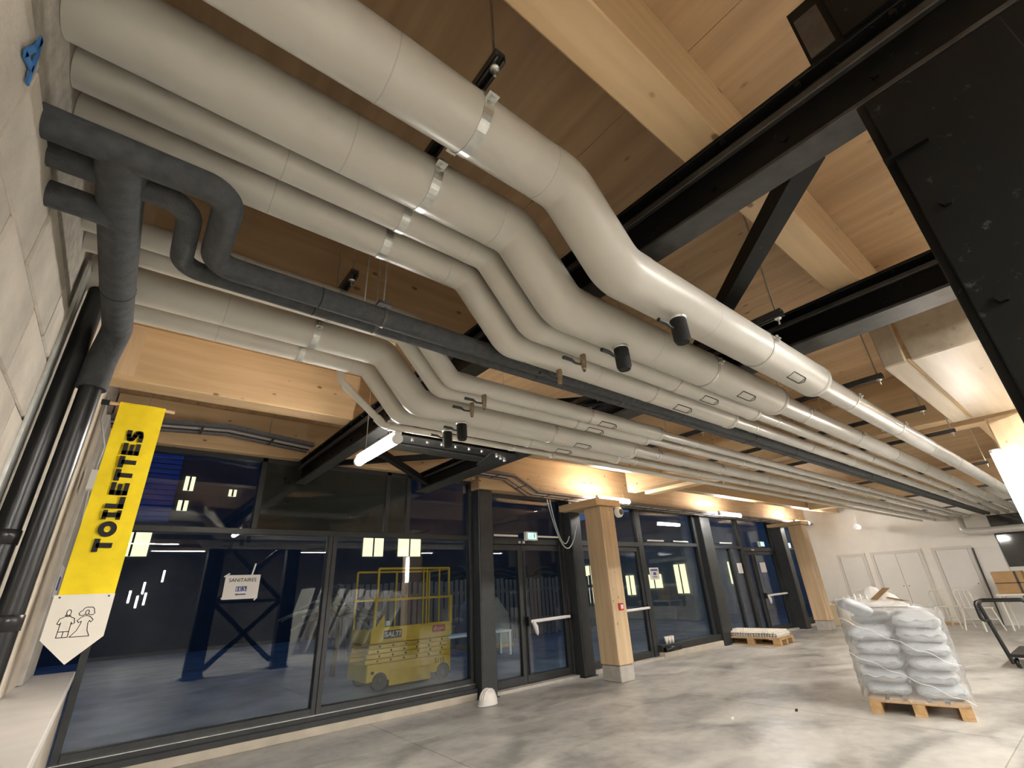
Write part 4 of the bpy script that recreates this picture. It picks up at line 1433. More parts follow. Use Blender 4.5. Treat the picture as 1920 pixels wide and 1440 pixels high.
# ------------------------------------------------------------------ things on the floor
def pallet(label, loc, rotz, L=1.2, Wd=0.8):
    """length along local x"""
    t = thing('pallet', label, 'pallet', loc, rotz)
    for i in range(5):
        w = 0.145 if i in (0, 2, 4) else 0.10
        yc = -Wd / 2 + 0.0725 + i * (Wd - 0.145) / 4
        MB().box(-L / 2, L / 2, yc - w / 2, yc + w / 2, 0.122, 0.144, 0.002).build('deck_board', 'pallet_wood', t)
    for xc in (-L / 2 + 0.0725, 0, L / 2 - 0.0725):
        MB().box(xc - 0.0725, xc + 0.0725, -Wd / 2, Wd / 2, 0.10, 0.122, 0.002).build('cross_board', 'pallet_wood', t)
        for yc in (-Wd / 2 + 0.05, 0, Wd / 2 - 0.05):
            MB().box(xc - 0.0725, xc + 0.0725, yc - 0.05, yc + 0.05, 0.022, 0.10, 0.003).build('block', 'pallet_wood', t)
    for yc in (-Wd / 2 + 0.05, 0, Wd / 2 - 0.05):
        MB().box(-L / 2, L / 2, yc - 0.05, yc + 0.05, 0.0, 0.022, 0.002).build('bottom_board', 'pallet_wood', t)
    return t


def pillow_mesh(Lx, Ly, Hz, seed, material='sack', nu=20, nv=12, e=0.42, lump=0.010):
    rnd = random.Random(seed)
    ph = [rnd.uniform(0, 6.28) for _ in range(6)]
    def sp(c, p):
        return math.copysign(abs(c) ** p, c)
    vs, fs = [], []
    for j in range(nv + 1):
        b = -PI / 2 + PI * j / nv
        for i in range(nu):
            a = 2 * PI * i / nu
            cx_, cy_ = sp(math.cos(a), e) * sp(math.cos(b), 0.55), sp(math.sin(a), e) * sp(math.cos(b), 0.55)
            cz_ = sp(math.sin(b), 0.75)
            edge = max(abs(cx_), abs(cy_))
            x_, y_ = cx_ * Lx / 2, cy_ * Ly / 2
            z_ = cz_ * Hz / 2 * (1 - 0.30 * edge ** 4)
            d = lump * (math.sin(9 * x_ / Lx * 3 + ph[0]) * math.cos(8 * y_ / Ly * 2 + ph[1]) + 0.7 * math.sin(14 * x_ + ph[2] + 9 * y_))
            vs.append((x_ + d * 0.5, y_ + d * 0.4, z_ + d * abs(cz_)))
    for j in range(nv):
        for i in range(nu):
            fs.append((j * nu + i, j * nu + (i + 1) % nu, (j + 1) * nu + (i + 1) % nu, (j + 1) * nu + i))
    mb = MB()
    mb.add(vs, fs, True)
    return mb


def seam_mesh(Lx, Ly, sgn):
    """welded end seam of a sack: thin crimped flap"""
    mb = MB()
    vs, fs = [], []
    n = 12
    for i in range(n + 1):
        yy_ = -Ly * 0.42 + Ly * 0.84 * i / n
        zz_ = 0.006 * math.sin(i * 1.3)
        for dx, dz in ((0, 0.004), (0.03, 0.002 + zz_), (0.03, -0.002 + zz_), (0, -0.004)):
            vs.append((sgn * (Lx / 2 - 0.012 + dx), yy_, dz + zz_))
    for i in range(n):
        for k in range(4):
            fs.append((i * 4 + k, i * 4 + (k + 1) % 4, (i + 1) * 4 + (k + 1) % 4, (i + 1) * 4 + k))
    mb.add(vs, fs, True)
    return mb


PALX, PALY, PALR = 7.02, 1.90, math.radians(13)
pallet('wooden pallet under the film wrapped stack of grey sacks', (PALX, PALY, 0), PALR)
Rz = Matrix.Rotation(PALR, 3, 'Z')
sackmesh = []
for k in range(4):
    s = pillow_mesh(0.60, 0.405, 0.136, k)
    tmp = s.build('sack_shell', 'sack')
    sm = seam_mesh(0.60, 0.405, -1).build('seam', 'sack')
    sp_ = MB().box(-0.18, 0.1, -0.205, -0.199, -0.03, 0.03)
    sackmesh.append((tmp.data, sm.data))
    bpy.data.objects.remove(tmp)
    bpy.data.objects.remove(sm)
names = ['bottom', 'second', 'third', 'fourth', 'fifth', 'top']
for layer in range(6):
    zc = 0.146 + 0.062 + layer * 0.122
    spots = [(-0.30, -0.205), (-0.30, 0.205), (0.30, -0.205), (0.30, 0.205)]
    if layer == 5:
        spots = [(-0.28, -0.20), (0.30, 0.205), (0.30, -0.20)]
    for n, (lx_, ly_) in enumerate(spots):
        jx, jy = random.uniform(-.03, .03), random.uniform(-.018, .018)
        p = Rz @ Vector((lx_ + jx, ly_ + jy, 0)) + Vector((PALX, PALY, zc))
        t = thing('sack', '%s %s grey plastic sack, %s layer of the wrapped pallet stack' % ('front' if lx_ < 0 else 'rear', 'left' if ly_ > 0 else 'right', names[layer]), 'sack', p, PALR + random.uniform(-.09, .09) + (PI if lx_ > 0 else 0), 'sacks on the wrapped pallet')
        a, b = sackmesh[(layer * 3 + n) % 4]
        rot = (random.uniform(-.03, .03), random.uniform(-.03, .03), 0)
        shared(a, 'shell', t, (0, 0, 0), rot)
        shared(b, 'seam', t, (0, 0, random.uniform(-.01, .015)), rot)
# one upright slumped sack on the left, a torn white sack and a cardboard flap on top
p = Rz @ Vector((-0.42, 0.28, 0)) + Vector((PALX, PALY, 0.96))
t = thing('sack', 'pale grey sack slumped on the left top corner of the pallet stack', 'sack', p, PALR + 0.4)
t.rotation_euler = (0.5, 0.15, PALR + 0.3)
shared(sackmesh[1][0], 'shell', t, (0, 0, 0), (0, 0, 0), (0.62, 0.75, 0.8))
shared(sackmesh[1][1], 'seam', t, (0.11, 0, 0), (0, 0, 0), (0.62, 0.75, 1))
p = Rz @ Vector((-0.05, 0.10, 0)) + Vector((PALX, PALY, 0.985))
t = thing('torn_sack', 'torn open white sack lying crumpled on top of the pallet stack', 'sack', p, PALR)
ts = MB()
vs, fs = [], []
rnd = random.Random(5)
nU, nV = 22, 12
for j in range(nV + 1):
    for i in range(nU + 1):
        uu, vv = i / nU - 0.5, j / nV - 0.5
        hgt = 0.07 + 0.11 * math.sin(3.3 * uu + 0.6) * math.cos(4 * vv) + 0.045 * math.sin(13 * uu + 5 * vv) * math.cos(11 * vv) + rnd.uniform(-.012, .012)
        hgt *= (1 - (2 * abs(uu)) ** 4) * (1 - (2 * abs(vv)) ** 4)
        vs.append((uu * 0.50, vv * 0.62, hgt - 0.03))
for j in range(nV):
    for i in range(nU):
        fs.append((j * (nU + 1) + i, j * (nU + 1) + i + 1, (j + 1) * (nU + 1) + i + 1, (j + 1) * (nU + 1) + i))
nb = len(vs)
vs += [(v_[0], v_[1], -0.04) for v_ in vs]
fs += [tuple(nb + q for q in reversed(f_)) for f_ in fs[:nU * nV]]
ts.add(vs, fs, True)
ts.build('shell', 'sack_torn', t)
rib = MB()
for k in range(5):
    yy_ = 0.05 + 0.055 * k
    rib.tube([(-0.20, yy_, 0.035), (-0.12, yy_ + 0.01, 0.075 + 0.02 * math.sin(k)), (-0.03, yy_, 0.055)], [0.004, 0.012, 0.004], 8)
rib.parts('fold', 'sack_torn', t)
p = Rz @ Vector((-0.12, -0.03, 0)) + Vector((PALX, PALY, 1.02))
t = thing('cardboard_flap', 'bent brown cardboard flap stuck in the torn white sack', 'cardboard', p, PALR + 0.3)
cfm = MB()
cfm.obox((0, 0.05, 0.06), (1, 0.2, 0), (-0.2, 1, -0.7), (0, 0.7, 1), 0.075, 0.10, 0.002)
cfm.build('flap', 'cardboard', t)
cfm = MB()
cfm.obox((0.03, -0.09, 0.0), (1, 0.2, 0), (-0.2, 1, 0.25), (0, -0.25, 1), 0.07, 0.10, 0.002)
cfm.build('fold', 'cardboard', t)

# stretch film around the stack
fm = thing('stretch_wrap', 'crinkled clear stretch film around the pallet of sacks', 'film', (PALX, PALY, 0.12), PALR)
vs, fs = [], []
rnd = random.Random(3)
nA, nZ = 72, 22
for j in range(nZ + 1):
    zz_ = 0.0 + 0.80 * j / nZ
    for i in range(nA):
        a = 2 * PI * i / nA
        ca, sa = math.cos(a), math.sin(a)
        ex = 0.22
        x_ = math.copysign(abs(ca) ** ex, ca) * 0.648
        y_ = math.copysign(abs(sa) ** ex, sa) * 0.452
        pull = 0.010 * math.sin(a * 9 + zz_ * 14) + 0.008 * math.sin(a * 17 - zz_ * 25)
        bul = 0.012 * math.sin(zz_ / 0.122 * 2 * PI) - 0.006
        k = 1 + pull + bul
        top = 0.10 * (0.5 + 0.5 * math.sin(a - 0.4)) if j == nZ else 0
        vs.append((x_ * k, y_ * k, zz_ + top + 0.02 * math.sin(a * 5) * (j / nZ)))
for j in range(nZ):
    for i in range(nA):
        fs.append((j * nA + i, j * nA + (i + 1) % nA, (j + 1) * nA + (i + 1) % nA, (j + 1) * nA + i))
w_ = MB()
w_.add(vs, fs, True)
w_.build('film', 'stretch_film', fm)
for k in (0, 2):
    rp = []
    for i in range(25):
        f_ = i / 24
        yy_ = 0.44 - 0.88 * f_
        zz_ = (0.75, 0.55, 0.42, 0.86)[k] - (0.42, 0.38, 0.40, 0.20)[k] * f_ + 0.012 * math.sin(i * 1.1 + k)
        rp.append((-0.660 - 0.006 * math.sin(i + k), yy_, max(0.02, zz_)))
    MB().tube(rp, 0.0028, 6).build('film_rope', 'tape', fm)

# low pallet with studded white panels
P2 = (11.30, 5.62, 0)
P2R = math.radians(-86)
pallet('low wooden pallet carrying white studded panels by the facade', P2, P2R)
R2 = Matrix.Rotation(P2R, 3, 'Z')
stud = MB()
for i in range(20):
    for j in range(12):
        if i in (0, 1, 18, 19) or j in (0, 1, 10, 11) or True:
            xx, yy_ = -0.53 + i * 0.0558, -0.34 + j * 0.0618
            stud.lathe([(0.017, 0.0), (0.014, 0.030), (0.0, 0.030)], (xx, yy_, 0.009), 6, 'Z', False)
stud_o = stud.build('studs', 'panel_white')
stud_me = stud_o.data
bpy.data.objects.remove(stud_o)
sh = MB().box(-0.56, 0.56, -0.37, 0.37, 0, 0.009, 0.002).build('sheet', 'panel_white')
sh_me = sh.data
bpy.data.objects.remove(sh)
ord_ = ['lowest', 'middle one', 'topmost']
for k in range(3):
    t = thing('studded_panel', 'white studded floor heating panel, %s in the low stack on the pallet' % ord_[k], 'panel', (P2[0] + random.uniform(-.02, .02), P2[1] + random.uniform(-.02, .02), 0.146 + k * 0.0395), P2R)
    shared(sh_me, 'sheet', t, (0, 0, 0))
    s = shared(stud_me, 'studs', t, (0, 0, 0))
    s['kind'] = 'stuff'

# hard hat by the column
hh = thing('hard_hat', 'white hard hat lying on the floor by the facade column', 'helmet', (4.10, 5.74, 0), math.radians(200))
dome = MB()
vs, fs = [], []
for j in range(11):
    b = PI / 2 * j / 10
    for i in range(28):
        a = 2 * PI * i / 28
        r_ = math.cos(b) ** 0.75
        vs.append((0.142 * r_ * math.cos(a), 0.112 * r_ * math.sin(a), 0.018 + 0.150 * math.sin(b)))
for j in range(10):
    for i in range(28):
        fs.append((j * 28 + i, j * 28 + (i + 1) % 28, (j + 1) * 28 + (i + 1) % 28, (j + 1) * 28 + i))
dome.add(vs, fs, True)
dome.build('shell', 'hat_white', hh)
brim = MB()
vs, fs = [], []
for (k1, k2, zz_) in ((1.0, 1.0, 0.018), (1.06, 1.04, 0.010), (1.06, 1.04, 0.004), (0.98, 0.98, 0.004)):
    for i in range(28):
        a = 2 * PI * i / 28
        pk = 1 + 0.25 * max(0, math.cos(a)) ** 3 if k1 > 1 else 1
        vs.append((0.142 * k1 * pk * math.cos(a), 0.112 * k2 * math.sin(a), zz_))
for j in range(3):
    for i in range(28):
        fs.append((j * 28 + i, j * 28 + (i + 1) % 28, (j + 1) * 28 + (i + 1) % 28, (j + 1) * 28 + i))
brim.add(vs, fs, True)
brim.build('brim', 'hat_white', hh)
for yo in (-0.03, 0.0, 0.03):
    rp = []
    for i in range(13):
        b = PI * (0.06 + 0.88 * i / 12)
        rp.append((0.140 * math.cos(b) * (abs(math.cos(b)) ** 0.0), yo * 1.0, 0.018 + 0.152 * math.sin(b) ** 0.8))
    MB().tube(rp, [0.003] + [0.007] * 11 + [0.003], 8).build('ridge', 'hat_white', hh)

# paper cups on the sill
for k in range(3):
    t = thing('paper_cup', ('white paper cup on the window sill, left of three', 'white paper cup on the window sill, middle of three', 'white paper cup on the window sill, right of three')[k], 'cup', (8.66 + 0.10 * k, 6.115, 0.22))
    MB().lathe([(0.0, 0.002), (0.028, 0.0), (0.038, 0.12), (0.034, 0.12), (0.026, 0.006)], (0, 0, 0), 16).build('wall', 'panel_white', t)
    MB().lathe([(0.038, 0.116), (0.0405, 0.120), (0.038, 0.124)], (0, 0, 0), 16).build('rim', 'paper', t)
st_ = struct('trim_8', MB().box(8.42, 10.6, 6.06, 6.146, 0.10, 0.218, 0.004), 'anthracite', 'dark sill ledge with the paper cups')
rp_ = thing('pipe_offcut', 'black pipe end lying on the plinth below the paper cups', 'pipe', (8.43, 6.03, 0.16))
MB((8.43, 6.03, 0.16)).lathe([(0.03, 0), (0.045, 0), (0.045, 0.5), (0.03, 0.5)], (8.43, 6.015, 0.146), 16, 'X').build('pipe_run', 'black_tube', rp_)

# beige box in the corner
t = thing('beige_box', 'beige carton standing behind the second wooden post', 'box', (15.9, 5.55, 0))
o = (15.9, 5.55, 0)
MB(o).box(15.6, 16.2, 5.15, 5.75, 0, 0.52, 0.01).build('carton', 'beige_box', t)
MB(o).tube([(15.7, 5.2, 0.54), (15.9, 5.4, 0.57), (16.1, 5.6, 0.54)], [0.05, 0.09, 0.05], 10).build('plastic_cover', 'tape', t)

# leaning panel, table with boxes, chairs and trolley on the right
t = thing('leaning_panel', 'pale board with a dark edge leaning on the white end wall', 'panel', (16.72, 2.0, 0.0))
o = (16.72, 2.0, 0.0)
MB(o).add([(16.55, 1.83, 0.0), (16.55, 2.30, 0.0), (16.79, 2.30, 1.72), (16.79, 1.83, 1.72), (16.575, 1.83, 0.0), (16.575, 2.30, 0.0), (16.795, 2.30, 1.72), (16.795, 1.83, 1.72)],
          [(0, 1, 2, 3), (7, 6, 5, 4), (0, 4, 5, 1), (1, 5, 6, 2), (2, 6, 7, 3), (3, 7, 4, 0)]).build('board', 'door_paint', t)
MB(o).bar((16.55, 2.31, 0.0), (16.785, 2.31, 1.72), 0.02, 0.05).build('edge_strip', 'black_tube', t)
t = thing('folding_table', 'white table with a cardboard box at the right edge', 'table', (15.6, 1.5, 0))
o = (15.6, 1.5, 0)
MB(o).box(15.2, 16.0, 0.7, 2.05, 0.68, 0.715, 0.006).build('tabletop', 'chair_cream', t)
for (xx, yy_) in ((15.25, 0.75), (15.25, 2.0), (15.95, 0.75), (15.95, 2.0)):
    MB(o).tube([(xx, yy_, 0), (xx, yy_, 0.68)], 0.018, 10).build('leg', 'chair_cream', t)
t = thing('cardboard_box', 'brown cardboard box on the white table', 'box', (15.6, 1.75, 0.715))
o = (15.6, 1.75, 0.715)
MB(o).box(15.35, 15.85, 1.52, 2.0, 0.716, 1.16, 0.004).build('carton', 'cardboard', t)
MB(o).box(15.345, 15.35, 1.52, 2.0, 0.92, 0.94).box(15.345, 15.352, 1.60, 1.64, 0.72, 1.16).build('tape_strip', 'lift_dark', t)


def wire_chair(label, loc, rotz):
    t = thing('metal_chair', label, 'chair', loc, rotz)
    for (sx, sy) in ((-1, -1), (-1, 1), (1, -1), (1, 1)):
        MB().tube([(sx * 0.23, sy * 0.23, 0), (sx * 0.17, sy * 0.17, 0.44)], 0.016, 8).build('leg', 'chair_cream', t)
    MB().box(-0.20, 0.20, -0.20, 0.20, 0.44, 0.46, 0.008).build('seat', 'chair_cream', t)
    MB().tube(fillet([(-0.19, 0.19, 0.44), (-0.22, 0.23, 0.82), (0.22, 0.23, 0.82), (0.19, 0.19, 0.44)], 0.10, 8), 0.014, 8).build('back_hoop', 'chair_cream', t)
    for xx in (-0.07, 0.07):
        MB().tube([(xx, 0.19, 0.46), (xx, 0.232, 0.81)], 0.010, 6).build('back_slat', 'chair_cream', t)
    MB().tube([(-0.2, -0.2, 0.22), (0.2, 0.2, 0.22)], 0.008, 6).tube([(-0.2, 0.2, 0.22), (0.2, -0.2, 0.22)], 0.008, 6).parts('cross_stay', 'chair_cream', t)
    return t


wire_chair('cream metal chair by the white wall, left of the pair', (15.7, 3.0, 0), 1.2)
wire_chair('cream metal chair nearer the table, right of the pair', (15.2, 2.45, 0), -0.6)
t = thing('broken_brick', 'reddish offcut lying at the foot of the white wall', 'rubble', (16.5, 3.3, 0))
MB().obox((0, 0, 0.03), (1, .3, 0), (-.3, 1, 0), (0, 0, 1), 0.09, 0.06, 0.03).build('piece', 'pallet_wood', t)
MB().obox((0.05, -0.18, 0.02), (1, 1, 0), (-1, 1, 0), (0, 0, 1), 0.13, 0.02, 0.015).build('splinter', 'pallet_wood', t)

tr = thing('trolley', 'black tube trolley at the right edge of the floor', 'trolley', (9.9, 1.35, 0))
o = (9.9, 1.35, 0)
MB(o).tube(fillet([(9.95, 1.46, 0.06), (9.80, 1.55, 0.86), (9.80, 1.05, 0.86), (9.95, 0.96, 0.06)], 0.06, 6), 0.026, 12).build('push_frame', 'black_tube', tr)
MB(o).tube(fillet([(9.80, 1.50, 0.86), (9.62, 1.55, 0.84), (9.62, 1.55, 0.62), (9.80, 1.50, 0.60)], 0.05, 6), 0.022, 10).build('side_handle', 'black_tube', tr)
MB(o).box(9.9, 10.9, 0.96, 1.46, 0.14, 0.18, 0.006).build('deck', 'black_tube', tr)
for (xx, yy_) in ((10.0, 1.42), (10.0, 1.0), (10.8, 1.42), (10.8, 1.0)):
    w_ = MB(o).lathe([(0.0, -0.02), (0.06, -0.02), (0.065, 0), (0.06, 0.02), (0.0, 0.02)], (xx, yy_, 0.065), 16, 'Y').build('wheel', 'black_tube', tr)
    MB(o).lathe([(0.0, -0.024), (0.02, -0.024), (0.02, -0.02)], (xx, yy_, 0.065), 10, 'Y').build('hub', 'zinc', w_)

du = thing('silver_duct', 'grey bent duct under the ceiling at the white end wall', 'duct', (16.5, 2.1, 2.1))
o = (16.5, 2.1, 2.1)
MB(o).tube(fillet([(16.62, 2.32, 2.42), (16.5, 2.30, 2.10), (16.5, 1.85, 2.08)], 0.12, 6), 0.085, 18).build('duct_bend', 'jacket_far', du)
MB(o).tube([(16.5, 1.85, 2.08), (16.5, 0.6, 2.08)], 0.083, 18).build('duct_run', 'jacket_far', du)
MB(o).tube([(16.5, 1.03, 2.1), (16.5, 1.03, ZC)], 0.006, 6).build('hanger', 'zinc', du)

# small debris on the floor
for n, (xx, yy_, lb) in enumerate(((5.3, 3.1, 'tiny pale scrap on the open floor left of the sacks'), (6.0, 2.75, 'tiny dark scrap on the floor beside the sack pallet'))):
    t = thing('scrap', lb, 'debris', (xx, yy_, 0))
    MB().obox((0, 0, 0.006), (1, .4, 0), (-.4, 1, 0), (0, 0, 1), 0.03, 0.012, 0.006).build('piece', 'panel_white' if n == 0 else 'ink', t)
    MB().obox((0.05, 0.02, 0.004), (1, -.4, 0), (.4, 1, 0), (0, 0, 1), 0.012, 0.006, 0.004).build('crumb', 'panel_white' if n == 0 else 'ink', t)

# things of the hall behind the viewer, mirrored in the glazing: leaning boards
for k in range(7):
    xx = 4.2 + 0.42 * k
    t = thing('plaster_board', '%s of seven pale building boards leaning behind the viewer' % ('first', 'second', 'third', 'fourth', 'fifth', 'sixth', 'last')[k], 'board', (xx, -3.2, 0), 0.0, 'pale building boards leaning behind the viewer')
    t.rotation_euler = (0.0, 0.25 + 0.05 * k, 0.1 * (k % 3))
    MB().box(-0.02, 0.02, -0.6, 0.6, 0.02, 1.7, 0.003).build('sheet', 'door_paint', t)
    MB().box(-0.022, 0.022, -0.6, -0.58, 0.02, 1.7).build('edge_tape', 'paper', t)

# ------------------------------------------------------------------ outdoors
struct('ground', MB().box(-14, 40, YF + 0.35, 60, -0.25, -0.02), 'yard', 'dim bluish yard paving outside the glazing')

lf = thing('scissor_lift', 'yellow scissor lift parked outside behind the glazing', 'lift', (3.40, 7.95, -0.02), math.radians(2))
Lc = 1.54
MB().box(-0.02, Lc - 0.03, 0.0, 0.74, 0.13, 0.37, 0.015).build('chassis', 'lift_yellow', lf)
MB().prism([(Lc - 0.03, 0.1), (Lc + 0.05, 0.1), (Lc + 0.05, 0.58), (Lc - 0.04, 0.66)], 'Y', 0.1, 0.7).build('ladder_guard', 'lift_yellow', lf)
MB().box(0.36, 1.12, -0.02, 0.0, 0.05, 0.27, 0.01).build('battery_door', 'lift_yellow', lf)
for (xx, yy_) in ((0.20, 0.02), (Lc - 0.17, 0.02), (0.20, 0.70), (Lc - 0.17, 0.70)):
    w_ = MB().lathe([(0.0, -0.05), (0.10, -0.05), (0.125, -0.04), (0.125, 0.04), (0.10, 0.05), (0.0, 0.05)], (xx, yy_, 0.13), 22, 'Y').build('wheel', 'lift_dark', lf)
    MB().lathe([(0.0, -0.058), (0.05, -0.058), (0.055, -0.05)], (xx, yy_, 0.13), 16, 'Y').build('hub', 'rail_steel', w_)
for k in range(4):
    z0 = 0.378 + k * 0.068
    arm = MB().box(-0.04 + 0.02 * k, Lc - 0.06, 0.03, 0.10, z0, z0 + 0.060, 0.006).build('scissor_arm', 'lift_yellow', lf)
    MB().box(-0.04 + 0.02 * k, Lc - 0.06, 0.62, 0.69, z0, z0 + 0.060, 0.006).build('scissor_arm', 'lift_yellow', lf)
    for q in range(6):
        MB().lathe([(0.0, -0.008), (0.014, -0.008), (0.016, 0.0)], (0.16 + q * 0.235 + (0.03 if k % 2 else 0), 0.03, z0 + 0.03), 10, 'Y').build('pivot', 'lift_dark', arm)
MB().box(0.0, Lc, -0.01, 0.76, 0.655, 0.70, 0.01).build('platform', 'lift_yellow', lf)
MB().box(0.0, Lc, -0.015, 0.0, 0.68, 0.885, 0.004).box(0.0, 0.015, 0.0, 0.75, 0.68, 0.86).box(Lc - 0.015, Lc, 0, 0.75, 0.68, 0.86).parts('toe_panel', 'lift_yellow', lf)
MB().prism([(0.08, 0.885), (0.24, 0.885), (0.22, 1.08)], 'Y', -0.012, -0.004).build('gusset_panel', 'lift_yellow', lf)
rl = MB()
rl.bar((0.03, 0.0, 1.29), (Lc - 0.01, 0.0, 1.29), 0.035).bar((0.06, 0.0, 0.88), (0.06, 0.0, 1.29), 0.035).bar((Lc - 0.025, 0.0, 0.88), (Lc - 0.025, 0.0, 1.31), 0.05)
for xx in (0.95, 1.02, 1.28):
    rl.bar((xx, 0.01, 0.88), (xx, 0.01, 1.77), 0.022)
rl.bar((0.09, 0.02, 1.78), (Lc - 0.04, 0.02, 1.78), 0.032).bar((0.09, 0.02, 1.29), (0.09, 0.02, 1.78), 0.03).bar((Lc - 0.045, 0.02, 1.29), (Lc - 0.045, 0.02, 1.78), 0.03)
for zz_ in (1.29, 1.76):
    rl.bar((0.03, 0.74, zz_), (Lc - 0.03, 0.74, zz_), 0.03)
    rl.bar((Lc - 0.03, 0.02, zz_), (Lc - 0.03, 0.74, zz_), 0.03)
for xx in (0.03, 0.8, Lc - 0.03):
    rl.bar((xx, 0.74, 0.70), (xx, 0.74, 1.76), 0.028)
rl.parts('guard_rail', 'lift_yellow', lf)
MB().box(0.22, 0.545, -0.019, -0.0152, 0.715, 0.835).build('name_plate', 'ink', lf)
text('SALTI', 0.118, 'paper', lf, (0.382, -0.021, 0.775), (PI / 2, 0, 0), 'lettering', bold=0.003, depth=0.001, scale=(1.0, 0.85, 1), shear=0.18)
MB().box(1.14, 1.40, -0.019, -0.0152, 0.735, 0.845).build('red_plate', 'decal_red', lf)
sq = MB()
for k in range(2):
    sq.bar((1.17 + 0.03 * k, -0.0205, 0.765), (1.19 + 0.03 * k, -0.0205, 0.825), 0.010, 0.002, (0, 1, 0))
sq.tube([(1.235, -0.0205, 0.77), (1.255, -0.0205, 0.80), (1.27, -0.0205, 0.77), (1.295, -0.0205, 0.80), (1.31, -0.0205, 0.77), (1.335, -0.0205, 0.80), (1.37, -0.0205, 0.775)], 0.004, 6)
sq.stuff('script_mark', 'paper', lf)
text('5115', 0.10, 'lift_dark', lf, (1.30, -0.003, 0.295), (PI / 2, 0, 0), 'lettering', bold=0.001, depth=0.002)
MB().box(0.05, 0.10, -0.006, 0.0, 0.24, 0.28).build('vent', 'lift_dark', lf)
MB().box(0.30, 0.36, 0.05, 0.09, 0.90, 0.97, 0.008).build('control_box', 'white_plastic', lf)

fe = thing('slat_fence', 'dark vertical slat fence at the back of the yard', 'fence', (9.0, 12.2, 0))
slat_o = MB().box(-0.055, 0.055, -0.012, 0.012, 0.02, 1.64, 0.004).build('slat', 'fence_wood')
slat_me = slat_o.data
bpy.data.objects.remove(slat_o)
for k in range(62):
    shared(slat_me, 'slat', fe, (-4.6 + 0.165 * k, random.uniform(-.01, .01), random.uniform(-.03, .03)))
MB((9, 12.2, 0)).box(4.3, 14.7, 12.23, 12.26, 0.35, 0.45).box(4.3, 14.7, 12.23, 12.26, 1.25, 1.35).parts('fence_rail', 'fence_wood', fe)

bc = thing('bench', 'long white bench standing in the blue yard', 'bench', (6.4, 9.6, -0.02))
o = (6.4, 9.6, -0.02)
MB(o).box(5.6, 7.47, 9.45, 9.85, 0.44, 0.49, 0.006).build('seat', 'bench_white', bc)
for xx in (5.65, 7.42):
    for yy_ in (9.47, 9.83):
        MB(o).box(xx - 0.025, xx + 0.025, yy_ - 0.02, yy_ + 0.02, -0.02, 0.44).build('leg', 'bench_white', bc)
pk = thing('wrapped_pallet', 'pale wrapped stack standing behind the white bench', 'pallet', (7.9, 11.2, -0.02))
MB((7.9, 11.2, -0.02)).prism([(7.4, 0.0), (8.5, 0.0), (8.45, 0.75), (8.1, 1.15), (7.7, 1.25), (7.42, 0.9)], 'Y', 10.8, 11.6).build('bundle', 'facade_pale', pk)
MB((7.9, 11.2, -0.02)).box(7.35, 8.55, 10.75, 11.65, -0.02, 0.08).build('base', 'pallet_wood', pk)


def fern(label, loc, n, ln, mt_, seed, rise=0.6):
    rnd = random.Random(seed)
    t = thing('plant', label, 'plant', loc)
    MB().tube([(0, 0, 0), (0.02, 0.01, rise), (0.0, 0.0, rise * 1.5)], [0.05, 0.04, 0.03], 8).build('stem', 'bark', t)
    for k in range(n):
        a = 2 * PI * k / n + rnd.uniform(-.2, .2)
        L = ln * rnd.uniform(0.7, 1.1)
        el = rnd.uniform(0.2, 1.1)
        pts = []
        for i in range(9):
            f_ = i / 8
            rr = L * f_ * math.cos(el) * (1 + 0.2 * f_)
            zz_ = rise * 1.45 + L * math.sin(el) * f_ - 0.55 * L * f_ * f_
            pts.append(Vector((rr * math.cos(a), rr * math.sin(a), zz_)))
        mb = MB()
        side = Vector((-math.sin(a), math.cos(a), 0))
        vs, fs = [], []
        for i, p in enumerate(pts):
            w = 0.11 * L * math.sin(PI * (0.08 + 0.9 * i / 8)) * (1 if i % 2 else 0.55)
            vs += [p - side * w + Vector((0, 0, -0.03)), p + Vector((0, 0, 0.004)), p + side * w + Vector((0, 0, -0.03))]
        for i in range(8):
            for q in (0, 1):
                fs.append((i * 3 + q, i * 3 + q + 1, (i + 1) * 3 + q + 1, (i + 1) * 3 + q))
        mb.add(vs, fs, True)
        mb.build('leaf', mt_, t)
    return t


fern('dark leafy plant rising behind the slat fence', (9.6, 14.2, 0), 18, 1.7, 'leaf', 1, 1.2)
fern('dark leafy plant right of the tall one behind the fence', (12.0, 14.3, 0), 16, 1.6, 'leaf', 2, 1.0)
fern('spiky dry shrub outside, left of the yellow lift', (3.62, 10.1, 0), 26, 1.0, 'leaf_dry', 3, 0.7)
fern('spiky green shrub outside behind the yellow lift', (5.2, 13.9, 0), 20, 1.3, 'leaf', 4, 0.9)

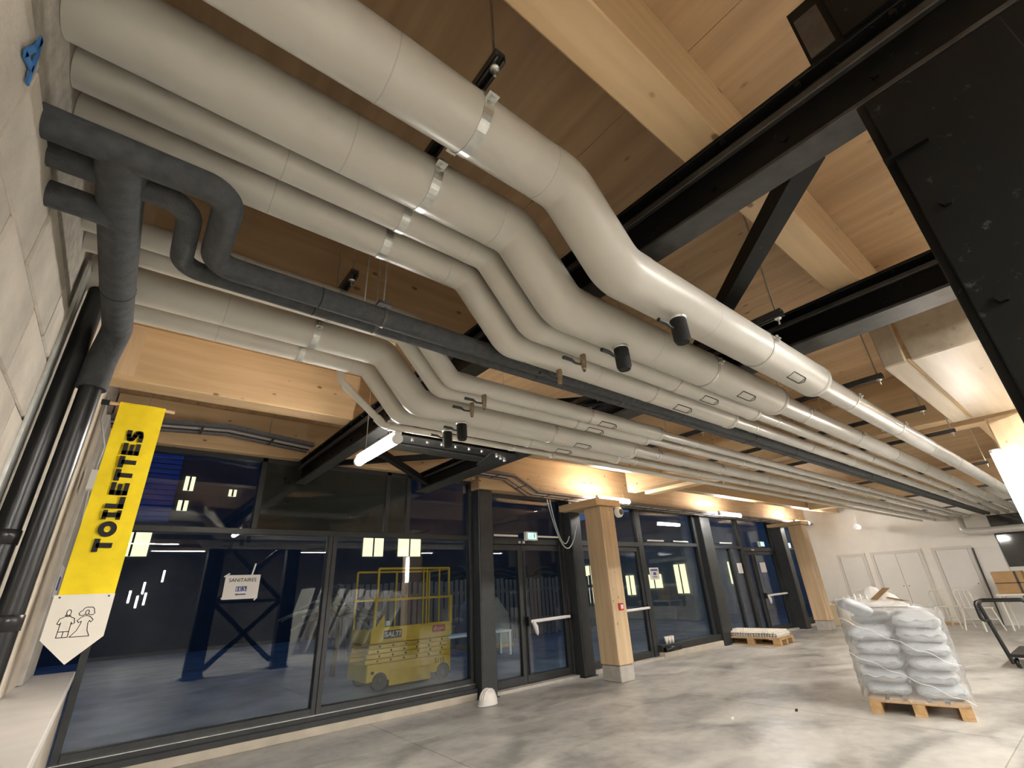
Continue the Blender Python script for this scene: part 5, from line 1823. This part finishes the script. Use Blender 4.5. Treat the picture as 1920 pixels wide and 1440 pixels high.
# neighbouring building with lit windows and blue shutters
bl = thing('building', 'dark neighbouring building with a few lit windows', 'building', (4, 20, 0))
o = (4, 20, 0)
MB(o).box(-14, 20, 20, 24, -0.2, 14).build('wall', 'facade_dark', bl)
for (xx, zz_, w, h) in ((1.35, 5.1, 0.3, 0.5), (1.30, 4.4, 0.3, 0.35), (2.75, 5.0, 0.25, 0.25), (8.4, 2.9, 0.9, 0.95), (10.1, 2.9, 1.1, 0.95), (0.2, 2.9, 0.9, 0.8)):
    wn = MB(o).box(xx - w / 2, xx + w / 2, 19.95, 19.99, zz_, zz_ + h).build('window', 'lit_window', bl)
    MB(o).box(xx - 0.03, xx + 0.03, 19.93, 19.95, zz_, zz_ + h).build('mullion', 'facade_dark', wn)
an = thing('pavilion', 'pale low annex with lit rooms beyond the far windows', 'building', (24, 11, 0))
o = (24, 11, 0)
MB(o).box(17, 34, 10.5, 16.2, -0.02, 4.2).build('wall', 'facade_pale', an)
for (ya, yb, za, zb_) in ((15.2, 15.75, 0.6, 2.15), (13.1, 13.5, 0.88, 1.62), (11.75, 12.4, 1.1, 1.6), (10.62, 11.1, 0.88, 1.9)):
    wn = MB(o).box(16.96, 16.995, ya, yb, za, zb_).build('window', 'lit_window', an)
    MB(o).box(16.94, 16.96, (ya + yb) / 2 - 0.02, (ya + yb) / 2 + 0.02, za, zb_).build('mullion', 'facade_dark', wn)
wn = MB(o).box(20.0, 20.5, 10.46, 10.495, 1.1, 1.95).build('window', 'lit_window', an)
MB(o).box(20.23, 20.27, 10.44, 10.46, 1.1, 1.95).build('mullion', 'facade_dark', wn)
for k in range(14):
    MB((4, 20, 0)).box(-0.9, 1.0, 19.93, 19.99, 4.0 + 0.18 * k, 4.15 + 0.18 * k, 0.004).build('shutter_slat', 'blind_blue', bl)

# lamps added outside on the header to brighten the lift and yard
for (xx, lb) in ((2.6, 'added outdoor lamp over the yellow lift'), (8.5, 'added outdoor lamp over the yard bench')):
    t = thing('added_yard_lamp', lb, 'lamp', (xx, 6.45, 3.2))
    o = (xx, 6.45, 3.2)
    MB(o).box(xx - 0.16, xx + 0.16, 6.378, 6.43, 3.13, 3.27, 0.01).build('housing', 'anthracite', t)
    MB(o).box(xx - 0.13, xx + 0.13, 6.43, 6.47, 3.15, 3.25, 0.012).build('diffuser', 'yard_fill_glow', t)
